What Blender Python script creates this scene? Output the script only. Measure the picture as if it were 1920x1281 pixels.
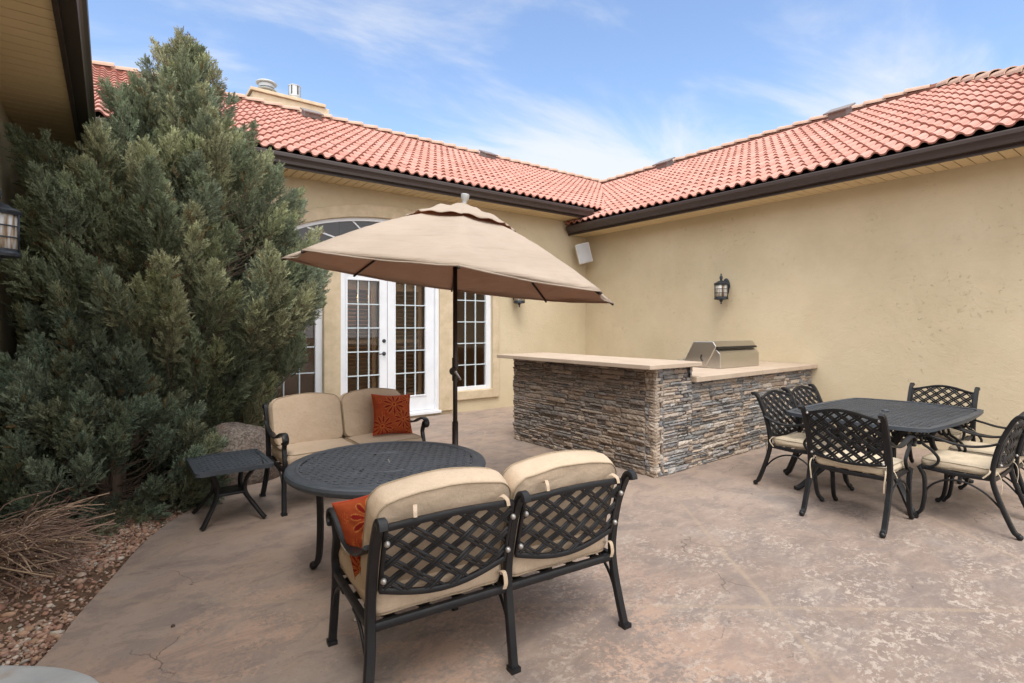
import bpy, bmesh, math, random
import numpy as np
from mathutils import Vector, Matrix, noise
R = math.radians
rnd = random.Random(7)
# ------------------------------------------------------------------ camera, sky, sun
scn = bpy.context.scene
for o in list(bpy.data.objects): bpy.data.objects.remove(o)
C = scn.collection
cd = bpy.data.cameras.new('camera'); cam = bpy.data.objects.new('camera', cd); C.objects.link(cam)
cam.location = (0, 0, 1.55); cam.rotation_euler = (R(90), 0, R(-37.0))
cd.sensor_width = 36; cd.lens = 18.75; cd.shift_y = -28.5/1920; cd.clip_end = 3000; cd.clip_start = .05
scn.camera = cam
scn.view_settings.view_transform = 'Standard'; scn.view_settings.look = 'None'
scn.view_settings.exposure = 1.22; scn.view_settings.gamma = 1
SUN_EL, SUN_AZ = 60.0, 215.0      # azimuth the light comes from, degrees clockwise from +Y
w = bpy.data.worlds.new('World'); scn.world = w; w.use_nodes = True
nt = w.node_tree; nt.nodes.clear()
def N(nt, t, **k):
    n = nt.nodes.new(t)
    for a, b in k.items():
        if a.startswith('_'): setattr(n, a[1:], b)
        else: n.inputs[a.replace('0_', ' ')].default_value = b
    return n
wo = nt.nodes.new('ShaderNodeOutputWorld'); bg = nt.nodes.new('ShaderNodeBackground'); bg.inputs[1].default_value = .15
sky = nt.nodes.new('ShaderNodeTexSky'); sky.sky_type = 'NISHITA'; sky.sun_disc = False
sky.sun_elevation = R(SUN_EL); sky.sun_rotation = R(SUN_AZ); sky.air_density = 1.0; sky.dust_density = .6; sky.ozone_density = 2.0
tc = nt.nodes.new('ShaderNodeTexCoord'); sx = nt.nodes.new('ShaderNodeSeparateXYZ'); nt.links.new(tc.outputs['Generated'], sx.inputs[0])
def mth(nt, op, a, b=None, c=None, clamp=False):
    n = nt.nodes.new('ShaderNodeMath'); n.operation = op; n.use_clamp = clamp
    for i, v in enumerate((a, b, c)):
        if v is None: continue
        if isinstance(v, (int, float)): n.inputs[i].default_value = v
        else: nt.links.new(v, n.inputs[i])
    return n.outputs[0]
zz = mth(nt, 'ADD', mth(nt, 'MAXIMUM', sx.outputs[2], 0.0), .12)
cx = mth(nt, 'DIVIDE', sx.outputs[0], zz); cy = mth(nt, 'DIVIDE', sx.outputs[1], zz)
cb = nt.nodes.new('ShaderNodeCombineXYZ'); nt.links.new(cx, cb.inputs[0]); nt.links.new(cy, cb.inputs[1])
n1 = nt.nodes.new('ShaderNodeTexNoise'); n1.inputs['Scale'].default_value = 1.25; n1.inputs['Detail'].default_value = 9; n1.inputs['Roughness'].default_value = .58; n1.inputs['Distortion'].default_value = .5
mp = nt.nodes.new('ShaderNodeMapping'); mp.inputs['Scale'].default_value = (.75, 1.5, 1); mp.inputs['Location'].default_value = (3.1, 1.7, 0); mp.inputs['Rotation'].default_value = (0, 0, R(25))
nt.links.new(cb.outputs[0], mp.inputs[0]); nt.links.new(mp.outputs[0], n1.inputs[0])
# more cloud low over the roofs
low = mth(nt, 'MULTIPLY', mth(nt, 'SUBTRACT', .43, sx.outputs[2], clamp=True), 1.9)
fwd = mth(nt, 'ADD', mth(nt, 'MULTIPLY', sx.outputs[0], .6018), mth(nt, 'MULTIPLY', sx.outputs[1], .7986))
fill_cloud = mth(nt, 'MAXIMUM', mth(nt, 'MULTIPLY', mth(nt, 'SUBTRACT', sx.outputs[2], .62, clamp=True), 1.2), mth(nt, 'MULTIPLY', mth(nt, 'SUBTRACT', .25, fwd, clamp=True), .5))
low = mth(nt, 'ADD', low, fill_cloud)
cl = mth(nt, 'ADD', n1.outputs[0], low)
rp = nt.nodes.new('ShaderNodeMapRange'); rp.inputs[1].default_value = .52; rp.inputs[2].default_value = .82; rp.interpolation_type = 'SMOOTHSTEP'
nt.links.new(cl, rp.inputs[0])
mx = nt.nodes.new('ShaderNodeMix'); mx.data_type = 'RGBA'; mx.inputs[7].default_value = (2.75, 2.8, 2.9, 1)
mt = nt.nodes.new('ShaderNodeMix'); mt.data_type = 'RGBA'; mt.blend_type = 'MULTIPLY'; mt.inputs[0].default_value = 1; mt.inputs[7].default_value = (.82, .80, .80, 1)
nt.links.new(sky.outputs[0], mt.inputs[6])
nt.links.new(mth(nt, 'MULTIPLY', rp.outputs[0], .85), mx.inputs[0]); nt.links.new(mt.outputs[2], mx.inputs[6])
m3 = nt.nodes.new('ShaderNodeMix'); m3.data_type = 'RGBA'; m3.inputs[7].default_value = (6.15, 6.2, 6.3, 1)   # unseen bright cloud added overhead and behind the camera for fill light
nt.links.new(mth(nt, 'MULTIPLY', fill_cloud, 3.0, clamp=True), m3.inputs[0]); nt.links.new(mx.outputs[2], m3.inputs[6]); nt.links.new(m3.outputs[2], bg.inputs[0]); nt.links.new(bg.outputs[0], wo.inputs[0])
sd = bpy.data.lights.new('sun', 'SUN'); sd.energy = 1.15; sd.angle = R(28); sd.color = (1, .95, .88)
so = bpy.data.objects.new('sun', sd); C.objects.link(so)
so.rotation_euler = (R(90-SUN_EL), 0, R(180-SUN_AZ))
scn.cycles.max_bounces = 6; scn.cycles.transparent_max_bounces = 12

# ------------------------------------------------------------------ helpers
def npn(x): return np.asarray(x, float)
class MB:
    def __init__(s): s.v = []; s.f = []; s.c = None
    def add(s, vs, fs):
        o = len(s.v); s.v.extend([tuple(map(float, p)) for p in vs]); s.f.extend([tuple(i+o for i in f) for f in fs])
        return s
    def box(s, lo, hi, M=None):
        x0, y0, z0 = lo; x1, y1, z1 = hi
        vs = [Vector(p) for p in ((x0,y0,z0),(x1,y0,z0),(x1,y1,z0),(x0,y1,z0),(x0,y0,z1),(x1,y0,z1),(x1,y1,z1),(x0,y1,z1))]
        if M is not None: vs = [M @ p for p in vs]
        return s.add(vs, [(0,3,2,1),(4,5,6,7),(0,1,5,4),(1,2,6,5),(2,3,7,6),(3,0,4,7)])
    def tube(s, pts, r, n=8, closed=False, cap=True):
        pts = [Vector(p) for p in pts]; m = len(pts)
        rr = r if hasattr(r, '__len__') else [r]*m
        vs = []; up = None
        for i, p in enumerate(pts):
            a = pts[(i-1) % m] if (closed or i) else p; b = pts[(i+1) % m] if (closed or i < m-1) else p
            t = (b-a); t = t.normalized() if t.length > 1e-9 else Vector((0,0,1))
            if up is None: up = Vector((0,0,1)) if abs(t.z) < .9 else Vector((1,0,0))
            x = t.cross(up); x.normalize(); y = x.cross(t); up = y
            for k in range(n):
                an = 2*math.pi*k/n; vs.append(p + (x*math.cos(an)+y*math.sin(an))*rr[i])
        fs = []
        for i in range(m if closed else m-1):
            for k in range(n):
                j = (i+1) % m
                fs.append((i*n+k, i*n+(k+1)%n, j*n+(k+1)%n, j*n+k))
        if cap and not closed: fs += [tuple(range(n))[::-1], tuple((m-1)*n+k for k in range(n))]
        return s.add(vs, fs)
    def sweep(s, pts, side, wd, th):
        """flat rounded bar along pts, wide along the fixed vector side"""
        pts = [Vector(p) for p in pts]; m = len(pts); S0 = Vector(side).normalized(); vs = []
        wl = wd if hasattr(wd, '__len__') else [wd]*m; tl = th if hasattr(th, '__len__') else [th]*m
        prof = [(1,.55),(.75,1),(-.75,1),(-1,.55),(-1,-.55),(-.75,-1),(.75,-1),(1,-.55)]
        for i, p in enumerate(pts):
            t = (pts[min(i+1,m-1)]-pts[max(i-1,0)]).normalized()
            S = (S0 - t*S0.dot(t)); S.normalize(); Nn = t.cross(S)
            for a, b in prof: vs.append(p + S*(a*wl[i]/2) + Nn*(b*tl[i]/2))
        fs = []
        for i in range(m-1):
            for k in range(8): fs.append((i*8+k, i*8+(k+1)%8, (i+1)*8+(k+1)%8, (i+1)*8+k))
        fs += [tuple(range(8))[::-1], tuple((m-1)*8+k for k in range(8))]
        return s.add(vs, fs)
    def lathe(s, prof, n=24, M=None):
        vs = []
        for r_, z in prof:
            for k in range(n):
                a = 2*math.pi*k/n; p = Vector((r_*math.cos(a), r_*math.sin(a), z)); vs.append(M @ p if M is not None else p)
        fs = []
        for i in range(len(prof)-1):
            for k in range(n): fs.append((i*n+k, i*n+(k+1)%n, (i+1)*n+(k+1)%n, (i+1)*n+k))
        fs += [tuple(range(n))[::-1], tuple((len(prof)-1)*n+k for k in range(n))]
        return s.add(vs, fs)
    def ball(s, c, r, n=10):
        c = Vector(c); pr = [(max(1e-4, r*math.sin(math.pi*i/n)), -r*math.cos(math.pi*i/n)) for i in range(n+1)]
        return s.lathe(pr, n+2, Matrix.Translation(c))
    def build(s, name, mat, parent=None, smooth=False, bevel=0, auto=None, loc=None):
        me = bpy.data.meshes.new(name); me.from_pydata(s.v, [], s.f); me.update()
        o = bpy.data.objects.new(name, me); C.objects.link(o)
        if mat: me.materials.append(mat)
        if smooth: me.shade_smooth()
        if auto is not None:
            bm = bmesh.new(); bm.from_mesh(me); bmesh.ops.recalc_face_normals(bm, faces=bm.faces)
            for f in bm.faces: f.smooth = True
            for e in bm.edges:
                e.smooth = not (len(e.link_faces) == 2 and e.calc_face_angle(0) > R(auto))
            bm.to_mesh(me); bm.free()
        if bevel:
            b = o.modifiers.new('bevel', 'BEVEL'); b.width = bevel; b.segments = 2; b.limit_method = 'ANGLE'; b.angle_limit = R(40)
        if parent: o.parent = parent
        if loc: o.location = loc
        return o
def crom(pts, k=6, closed=False):
    P = [Vector(p) for p in pts]; n = len(P); out = []
    for i in range(n if closed else n-1):
        g = (lambda j: P[j % n]) if closed else (lambda j: P[max(0, min(n-1, j))])
        p0, p1, p2, p3 = g(i-1), g(i), g(i+1), g(i+2)
        for q in range(k):
            t = q/k
            out.append(.5*((2*p1)+(p2-p0)*t+(2*p0-5*p1+4*p2-p3)*t*t+(3*p1-p0-3*p2+p3)*t**3))
    if not closed: out.append(P[-1])
    return out
def yz(x, l): return [(x, a, b) for a, b in l]
def tag(o, label=None, cat=None, group=None, kind=None):
    if label: o['label'] = label
    if cat: o['category'] = cat
    if group: o['group'] = group
    if kind: o['kind'] = kind
    return o
def empty(name, loc=(0,0,0), rz=0, label=None, cat=None, group=None):
    o = bpy.data.objects.new(name, None); C.objects.link(o); o.location = loc; o.rotation_euler = (0,0,rz); o.empty_display_size = .1
    return tag(o, label, cat, group)
def copy_tree(o, parent=None):
    c = o.copy(); C.objects.link(c); c.parent = parent
    for ch in o.children: copy_tree(ch, c)
    return c
def sub(parent, kids):
    for k in kids: k.parent = parent

# ------------------------------------------------------------------ materials
class Mat:
    def __init__(s, name, rough=.6, metal=0, spec=.5):
        s.m = bpy.data.materials.new(name); s.m.use_nodes = True; s.nt = s.m.node_tree
        s.p = s.nt.nodes['Principled BSDF']; s.p.inputs['Roughness'].default_value = rough; s.p.inputs['Metallic'].default_value = metal
        s.p.inputs['Specular IOR Level'].default_value = spec
        s.tc = s.nt.nodes.new('ShaderNodeTexCoord'); s.co = s.tc.outputs['Object']
    def map(s, scale=(1,1,1), rot=(0,0,0), loc=(0,0,0)):
        n = s.nt.nodes.new('ShaderNodeMapping'); n.inputs['Scale'].default_value = scale; n.inputs['Rotation'].default_value = rot; n.inputs['Location'].default_value = loc
        s.nt.links.new(s.co, n.inputs[0]); return n.outputs[0]
    def noise(s, scale, detail=4, rough=.55, vec=None, dist=0):
        n = s.nt.nodes.new('ShaderNodeTexNoise'); n.inputs['Scale'].default_value = scale; n.inputs['Detail'].default_value = detail
        n.inputs['Roughness'].default_value = rough; n.inputs['Distortion'].default_value = dist
        s.nt.links.new(vec if vec is not None else s.co, n.inputs[0]); return n.outputs[0]
    def vor(s, scale, vec=None, feat='F1', out=0):
        n = s.nt.nodes.new('ShaderNodeTexVoronoi'); n.feature = feat; n.inputs['Scale'].default_value = scale
        s.nt.links.new(vec if vec is not None else s.co, n.inputs[0]); return n.outputs[out]
    def rng(s, v, a, b, c=0., d=1., smooth=False):
        n = s.nt.nodes.new('ShaderNodeMapRange')
        if smooth: n.interpolation_type = 'SMOOTHSTEP'
        for i, q in enumerate((a,b,c,d)): n.inputs[i+1].default_value = q
        s.nt.links.new(v, n.inputs[0]); return n.outputs[0]
    def m2(s, op, a, b=None, clamp=False): return mth(s.nt, op, a, b, clamp=clamp)
    def mix(s, f, a, b, blend='MIX'):
        n = s.nt.nodes.new('ShaderNodeMix'); n.data_type = 'RGBA'; n.blend_type = blend
        for i, q in ((0,f),(6,a),(7,b)):
            if isinstance(q, (int,float)): n.inputs[i].default_value = q
            elif isinstance(q, tuple): n.inputs[i].default_value = (*q, 1) if len(q) == 3 else q
            else: s.nt.links.new(q, n.inputs[i])
        return n.outputs[2]
    def col(s, c):
        if isinstance(c, tuple): s.p.inputs['Base Color'].default_value = (*c, 1)
        else: s.nt.links.new(c, s.p.inputs['Base Color'])
        return s
    def rgh(s, v): s.nt.links.new(v, s.p.inputs['Roughness']); return s
    def bump(s, h, strength=.3, dist=.01):
        n = s.nt.nodes.new('ShaderNodeBump'); n.inputs['Strength'].default_value = strength; n.inputs['Distance'].default_value = dist
        s.nt.links.new(h, n.inputs['Height'])
        if s.p.inputs['Normal'].links: s.nt.links.new(s.p.inputs['Normal'].links[0].from_socket, n.inputs['Normal'])
        s.nt.links.new(n.outputs[0], s.p.inputs['Normal']); return s
    def attr(s, name):
        n = s.nt.nodes.new('ShaderNodeAttribute'); n.attribute_name = name; return n.outputs['Color']

# stucco, troweled
a = Mat('stucco', .92, spec=.2)
big = a.noise(.9, 5, .6); med = a.noise(3.2, 6, .62, dist=.6)
c = a.mix(a.rng(big, .35, .65), (.55,.46,.31), (.625,.53,.37))
c = a.mix(a.rng(med, .52, .68, 0, .35), c, (.64,.50,.34))
tro = a.noise(2.2, 9, .68, vec=a.map((1,1,1.9)), dist=1.6)
trm = a.rng(tro, .485, .515, 0, 1)
pits = a.rng(a.noise(16, 5, .7), .60, .68)
pm = a.m2('MULTIPLY', pits, a.rng(a.noise(1.3, 3), .5, .6))
c = a.mix(a.m2('MULTIPLY', pm, .45), c, (.36,.28,.17))
sk = a.m2('MULTIPLY', a.rng(a.noise(1.5, 9, .72, vec=a.map((1,1,2.6), loc=(3,3,3)), dist=2.2), .490, .500, 0, 1), a.rng(a.noise(1.5, 9, .72, vec=a.map((1,1,2.6), loc=(3,3,3)), dist=2.2), .510, .500, 0, 1))
c = a.mix(a.m2('MULTIPLY', sk, .22), c, (.40,.31,.19))
stain = a.noise(1.0, 6, .6, vec=a.map((2.2,2.2,.35)))
c = a.mix(a.rng(stain, .56, .74, 0, .12), c, (.38,.30,.19))
a.col(c); a.bump(trm, .22, .008).bump(pm, .5, .008).bump(a.noise(7, 6, .7, dist=1), .25, .012).bump(a.noise(70, 4, .6), .35, .003); STUCCO = a.m
a = Mat('stucco_trim', .9, spec=.2); c = a.mix(a.rng(a.noise(5, 6, .65), .35, .65), (.52,.42,.28), (.64,.52,.37))
c = a.mix(a.rng(a.noise(9, 7, .7), .6, .72, 0, .35), c, (.33,.24,.15))
a.col(c).bump(a.noise(60, 4), .35, .003).bump(a.noise(8, 5), .3, .006); TRIM = a.m
# terracotta tile, own colour per tile
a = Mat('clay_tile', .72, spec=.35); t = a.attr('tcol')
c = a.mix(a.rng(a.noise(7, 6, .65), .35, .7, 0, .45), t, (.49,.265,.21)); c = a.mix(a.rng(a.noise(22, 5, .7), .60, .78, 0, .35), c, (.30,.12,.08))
c = a.mix(a.rng(a.noise(40, 4, .7), .64, .72, 0, .5), c, (.66,.48,.38))
a.col(c).bump(a.noise(60, 4), .25, .003); TILE = a.m
a = Mat('ridge_tile', .8); c = a.mix(a.rng(a.noise(6, 6, .65), .3, .7), (.42,.25,.18), (.48,.35,.27)); a.col(c).bump(a.noise(50, 4), .3, .003); RIDGE = a.m
a = Mat('brown_metal', .38, spec=.5); a.col(a.mix(a.noise(3,4), (.040,.027,.024), (.058,.042,.037))); a.bump(a.noise(2.5, 2, vec=a.map((1,1,.3))), .06, .01); BROWN = a.m
a = Mat('soffit_vinyl', .6); a.col(a.mix(a.noise(2,4), (.66,.51,.29), (.74,.59,.36))); SOFFIT = a.m
a = Mat('white_paint', .42); a.col(a.mix(a.rng(a.noise(5,5), .4, .7), (.80,.82,.86), (.74,.76,.80))); WHITE = a.m
a = Mat('muntin_paint', .4); a.col((.58,.66,.70)); MUNT = a.m
a = Mat('dark_interior', .8); a.col((.035,.026,.02)); DARKIN = a.m
a = Mat('interior_wall', .8); a.col((.50,.33,.20)); INWALL = a.m
a = Mat('stained_wood', .45); a.col(a.mix(a.noise(3, 6, .6, vec=a.map((14,14,1))), (.36,.16,.07), (.48,.24,.11))); WOOD = a.m
a = Mat('galvanised', .55, .45); a.col(a.mix(a.noise(9,5), (.42,.44,.45), (.60,.62,.62))); GALV = a.m
a = Mat('weathered_vent', .6, .2); a.col(a.mix(a.noise(9,5), (.15,.125,.115), (.24,.21,.20))); VENT = a.m
a = Mat('rusty_galvanised', .55, .5); a.col(a.mix(a.noise(9,5), (.40,.25,.16), (.56,.52,.48))); RUSTG = a.m
# cast aluminium
a = Mat('cast_aluminium', .46, .0, .38); c = a.mix(a.rng(a.noise(9, 6, .65), .45, .75), (.0075,.008,.0095), (.016,.0145,.015))
c = a.mix(a.rng(a.noise(26, 6, .7), .62, .74, 0, .55), c, (.042,.034,.030)); sp = a.rng(a.noise(150, 2), .79, .82)
c = a.mix(a.m2('MULTIPLY', sp, .5), c, (.35,.34,.32)); a.col(c).bump(a.noise(110, 4), .35, .002).rgh(a.rng(a.noise(14,4), .3, .7, .34, .56)); CAST = a.m
a = Mat('cast_aluminium_top', .5, 0, .55); c = a.mix(a.rng(a.noise(5, 6, .65), .4, .7), (.038,.046,.058), (.058,.069,.086))  # tabletops: lighter blue base colour carries the sheen of reflected sky
c = a.mix(a.rng(a.noise(18, 6, .75), .62, .75, 0, .5), c, (.11,.12,.13)); a.col(c).bump(a.noise(90, 4), .3, .002); CASTTOP = a.m
a = Mat('bolt_metal', .35, .6); a.col((.40,.38,.36)); BOLT = a.m
# fabrics
def fabric(name, c1, c2, dirt):
    a = Mat(name, .95, spec=.15); c = a.mix(a.rng(a.noise(3.5, 5, .6), .3, .7), c1, c2)
    c = a.mix(a.rng(a.noise(7, 6, .7, dist=.5), .52, .78, 0, .45), c, dirt)
    wv = a.noise(1, 2, .5, vec=a.map((260,260,40))); wu = a.noise(1, 2, .5, vec=a.map((40,260,260)))
    c = a.mix(a.rng(a.m2('ADD', wv, wu), .85, 1.15, 0, .28), c, tuple(q*.62 for q in c2))
    a.col(c).bump(a.m2('ADD', wv, wu), .35, .001).bump(a.noise(9, 3, .5, vec=a.map((1,1,1)), dist=.8), .5, .016); return a.m
CUSH = fabric('tan_canvas', (.50,.385,.275), (.57,.45,.335), (.36,.27,.185))
CUSH2 = fabric('faded_canvas', (.55,.45,.32), (.62,.52,.39), (.40,.31,.21))
PIPE = fabric('piping_canvas', (.32,.25,.17), (.38,.30,.21), (.24,.18,.12))
a = Mat('umbrella_canvas', .95, spec=.1); c = a.mix(a.rng(a.noise(2.5, 5), .35, .7), (.46,.385,.31), (.52,.44,.36))
c = a.mix(a.rng(a.noise(4, 5, .6, vec=a.map((1,1,3))), .56, .72, 0, .3), c, (.36,.29,.235))
wr = a.noise(2.2, 4, .55, vec=a.map((1,1,8)), dist=.4)
a.col(c).bump(a.noise(300, 2), .2, .001).bump(wr, .9, .03)
tr = a.nt.nodes.new('ShaderNodeBsdfTranslucent'); tr.inputs[0].default_value = (.60,.27,.12,1); ms = a.nt.nodes.new('ShaderNodeMixShader'); ms.inputs[0].default_value = .27
out = a.nt.nodes['Material Output']; a.nt.links.new(a.p.outputs[0], ms.inputs[1]); a.nt.links.new(tr.outputs[0], ms.inputs[2]); a.nt.links.new(ms.outputs[0], out.inputs[0]); CANVAS = a.m
a = Mat('umbrella_pole', .4, .3); a.col((.030,.020,.016)); POLE = a.m
a = Mat('pillow_fabric', .95, spec=.1); t = a.attr('pcol'); a.col(a.mix(a.rng(a.noise(40,4), .4, .7, 0, .25), t, (.20,.03,.01))).bump(a.noise(240,3), .4, .001).bump(a.noise(9,3), .25, .01); PILLOW = a.m
# stone
a = Mat('ledger_stone', .85, spec=.3); t = a.attr('scol'); n_ = a.noise(14, 7, .7, vec=a.map((1,1,3)))
c = a.mix(a.rng(n_, .35, .75, 0, .35), t, (.44,.36,.29)); c = a.mix(a.rng(a.noise(24, 7, .75, vec=a.map((1,1,2.5))), .56, .75, 0, .55), c, (.10,.085,.08))
c = a.mix(a.rng(a.noise(9, 5, .6), .5, .7, 0, .35), c, (.50,.42,.34))
a.col(c).bump(a.noise(38, 7, .7, vec=a.map((1,1,2.4))), .8, .012).bump(a.noise(120, 4), .4, .003); STONE = a.m
a = Mat('counter_concrete', .65); c = a.mix(a.rng(a.noise(4, 6, .6), .35, .7), (.42,.325,.245), (.50,.40,.31)); c = a.mix(a.rng(a.noise(30, 5, .7), .6, .75, 0, .4), c, (.36,.25,.18))
a.col(c).bump(a.noise(60, 4), .2, .002); SLAB = a.m
a = Mat('mortar', .95); a.col((.06,.05,.045)); MORT = a.m
a = Mat('stainless', .3, 1); a.col(a.mix(a.noise(2, 4, .6, vec=a.map((1,30,30))), (.56,.54,.50), (.66,.64,.60))); a.bump(a.noise(1, 2, .5, vec=a.map((2,160,160))), .06, .002); STEEL = a.m
a = Mat('black_plastic', .5); a.col((.012,.012,.012)); BLACK = a.m
a = Mat('speaker_shell', .55); a.col((.68,.67,.66)); SPK = a.m
a = Mat('speaker_grille', .6); a.col((.46,.46,.47)); a.bump(a.noise(400,1), .3, .001); SPKG = a.m
a = Mat('lantern_metal', .45, .3); a.col(a.mix(a.rng(a.noise(20,4), .4,.7), (.020,.026,.034), (.05,.06,.075))); LANT = a.m
def glassmat(name, tint, ior=1.5, rough=.0, extra=None):
    m = bpy.data.materials.new(name); m.use_nodes = True; nt = m.node_tree; nt.nodes.clear()
    o = nt.nodes.new('ShaderNodeOutputMaterial'); fr = nt.nodes.new('ShaderNodeFresnel'); fr.inputs[0].default_value = ior
    g = nt.nodes.new('ShaderNodeBsdfGlossy'); g.inputs['Roughness'].default_value = rough; g.inputs[0].default_value = (.95,.97,1,1)
    t = nt.nodes.new('ShaderNodeBsdfTransparent'); t.inputs[0].default_value = (*tint, 1); x = nt.nodes.new('ShaderNodeMixShader')
    nt.links.new(fr.outputs[0], x.inputs[0]); nt.links.new(t.outputs[0], x.inputs[1]); nt.links.new(g.outputs[0], x.inputs[2])
    last = x.outputs[0]
    if extra:
        d = nt.nodes.new('ShaderNodeBsdfDiffuse'); tcx = nt.nodes.new('ShaderNodeTexCoord'); mpx = nt.nodes.new('ShaderNodeMapping'); mpx.inputs['Scale'].default_value = (60,60,6)
        nx_ = nt.nodes.new('ShaderNodeTexNoise'); nx_.inputs['Scale'].default_value = 1; cr_ = nt.nodes.new('ShaderNodeValToRGB'); cr_.color_ramp.elements[0].position = .36; cr_.color_ramp.elements[0].color = (.36,.24,.14,1)
        cr_.color_ramp.elements[1].position = .56; cr_.color_ramp.elements[1].color = (.95,.95,.93,1); e_ = cr_.color_ramp.elements.new(.47); e_.color = (.66,.56,.44,1)
        nt.links.new(tcx.outputs['Object'], mpx.inputs[0]); nt.links.new(mpx.outputs[0], nx_.inputs[0]); nt.links.new(nx_.outputs[0], cr_.inputs[0]); nt.links.new(cr_.outputs[0], d.inputs[0])
        y = nt.nodes.new('ShaderNodeMixShader'); y.inputs[0].default_value = .6
        nt.links.new(last, y.inputs[1]); nt.links.new(d.outputs[0], y.inputs[2]); last = y.outputs[0]
    nt.links.new(last, o.inputs[0]); return m
GLASS = glassmat('window_glass', (.82,.86,.86), 1.38)
TGLASS = glassmat('transom_glass', (.40,.46,.48), 1.55)
LGLASS = glassmat('lantern_glass', (.86,.80,.70), 1.5, .08, (.62,.40,.22))
m = bpy.data.materials.new('lamp_glow'); m.use_nodes = True; p = m.node_tree.nodes['Principled BSDF']; p.inputs['Emission Color'].default_value = (1,.55,.2,1); p.inputs['Emission Strength'].default_value = 160; GLOW = m
# foliage and wood
def leafmat(name, attr='fcol'):
    a = Mat(name, .7, spec=.25); a.col(a.attr(attr))
    tr = a.nt.nodes.new('ShaderNodeBsdfTranslucent'); a.nt.links.new(a.attr(attr), tr.inputs[0]); ms = a.nt.nodes.new('ShaderNodeMixShader'); ms.inputs[0].default_value = .2
    out = a.nt.nodes['Material Output']; a.nt.links.new(a.p.outputs[0], ms.inputs[1]); a.nt.links.new(tr.outputs[0], ms.inputs[2]); a.nt.links.new(ms.outputs[0], out.inputs[0]); return a.m
LEAF = leafmat('juniper_foliage')
a = Mat('juniper_bark', .9); a.col(a.mix(a.noise(14, 6, .7, vec=a.map((6,6,1))), (.10,.065,.045), (.20,.14,.10))).bump(a.noise(20, 6), .6, .01); BARK = a.m
a = Mat('dry_twig', .85); a.col(a.attr('gcol')); TWIG = a.m
a = Mat('pebble', .85); t = a.attr('gcol'); a.col(a.mix(a.rng(a.noise(60,5), .4,.75, 0, .4), t, (.2,.12,.09))).bump(a.noise(120,4), .4, .002); PEB = a.m
a = Mat('bed_soil', .97); c = a.mix(a.rng(a.noise(3, 7, .7), .35, .65), (.105,.058,.034), (.19,.115,.070)); c = a.mix(a.rng(a.noise(55, 5, .7), .56, .68, 0, .7), c, (.36,.22,.16))
a.col(c).bump(a.noise(45, 7, .7), .9, .02); SOIL = a.m
a = Mat('dry_ground', .97); a.col(a.mix(a.noise(1, 7, .7), (.16,.11,.07), (.24,.18,.12))); GROUND = a.m
a = Mat('flat_stone', .75); c = a.mix(a.rng(a.noise(3.2, 6, .6, dist=.6), .35, .65), (.37,.385,.39), (.48,.49,.485)); c = a.mix(a.rng(a.noise(5, 6, .6, vec=a.map((1,2,1), rot=(0,0,.6)), dist=.5), .5, .75, 0, .6), c, (.38,.28,.22))
a.col(c).bump(a.noise(6, 7, .6), .35, .01); BOULD = a.m
a = Mat('debris', .9); a.col((.06,.04,.03)); DEBR = a.m

# stamped, coloured concrete of the patio
a = Mat('stamped_concrete', .7, spec=.3)
g1 = a.noise(.55, 5, .6, dist=.5); g2 = a.noise(1.7, 7, .66, dist=.5)
sxyz = a.nt.nodes.new('ShaderNodeSeparateXYZ'); a.nt.links.new(a.co, sxyz.inputs[0])
def blob(x, y, r0, r1):
    wx = a.m2('SUBTRACT', sxyz.outputs[0], x); wy = a.m2('SUBTRACT', sxyz.outputs[1], y)
    return a.rng(a.m2('SQRT', a.m2('ADD', a.m2('MULTIPLY', wx, wx), a.m2('MULTIPLY', wy, wy))), r1, r0, 0, 1, True)
worn_dim = blob(3.2, .5, .8, 3.6)
c = a.mix(a.rng(g1, .38, .62), (.315,.235,.188), (.380,.292,.238))
c = a.mix(a.rng(g2, .44, .66, 0, .55), c, (.205,.170,.155))
c = a.mix(a.m2('MULTIPLY', worn_dim, .75), c, (.198,.152,.130))  # worn side also darkened in colour to offset its stronger light
c = a.mix(a.rng(a.noise(1.2, 6, .6, vec=a.map((1,1,1), loc=(5,3,0))), .54, .70, 0, .45), c, (.26,.245,.235))
lay = a.noise(3.6, 10, .74, vec=a.map((1.0,2.6,1), rot=(0,0,R(-38))), dist=.6)
c = a.mix(a.rng(lay, .50, .64, 0, .6), c, (.345,.275,.225))
c = a.mix(a.rng(lay, .47, .34, 0, .5), c, (.15,.118,.10))
c = a.mix(a.rng(a.noise(22, 7, .75, vec=a.map((1.0,1.9,1), rot=(0,0,R(-38)))), .56, .68, 0, .30), c, (.14,.105,.09))
gr_ = a.noise(34, 5, .75); gr2 = a.noise(90, 3, .7)
def gran(v, w, lo, hi): return a.rng(a.m2('ADD', a.m2('MULTIPLY', v, 1-w), a.m2('MULTIPLY', gr_, w)), lo, hi)
sal = a.noise(1.5, 6, .62, vec=a.map((1,1.3,1), rot=(0,0,.5), loc=(2,7,0)), dist=.5)
sm_ = a.m2('MULTIPLY', a.m2('MULTIPLY', gran(sal, .42, .500, .535), .85), a.m2('ADD', blob(1.0, 2.1, .9, 2.1), .10), clamp=True)
c = a.mix(sm_, c, a.mix(gr2, (.36,.235,.17), (.48,.335,.255)))   # salmon where the colour coat has worn off
fm = a.noise(1.0, 4, .6, vec=a.map((1,1,1), loc=(9,2,0)))
fl = a.noise(17, 7, .74, vec=a.map((1,1.5,1), rot=(0,0,R(-35))), dist=.4)
flake = gran(fl, .36, .515, .535)
fmask = a.m2('MULTIPLY', a.rng(a.noise(2.4, 5, .65, vec=a.map((1,1,1), loc=(1,6,0))), .44, .58, .08, 1), a.m2('ADD', a.m2('MULTIPLY', worn_dim, .95), .10), clamp=True)
fk = a.m2('MULTIPLY', flake, fmask)
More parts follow.
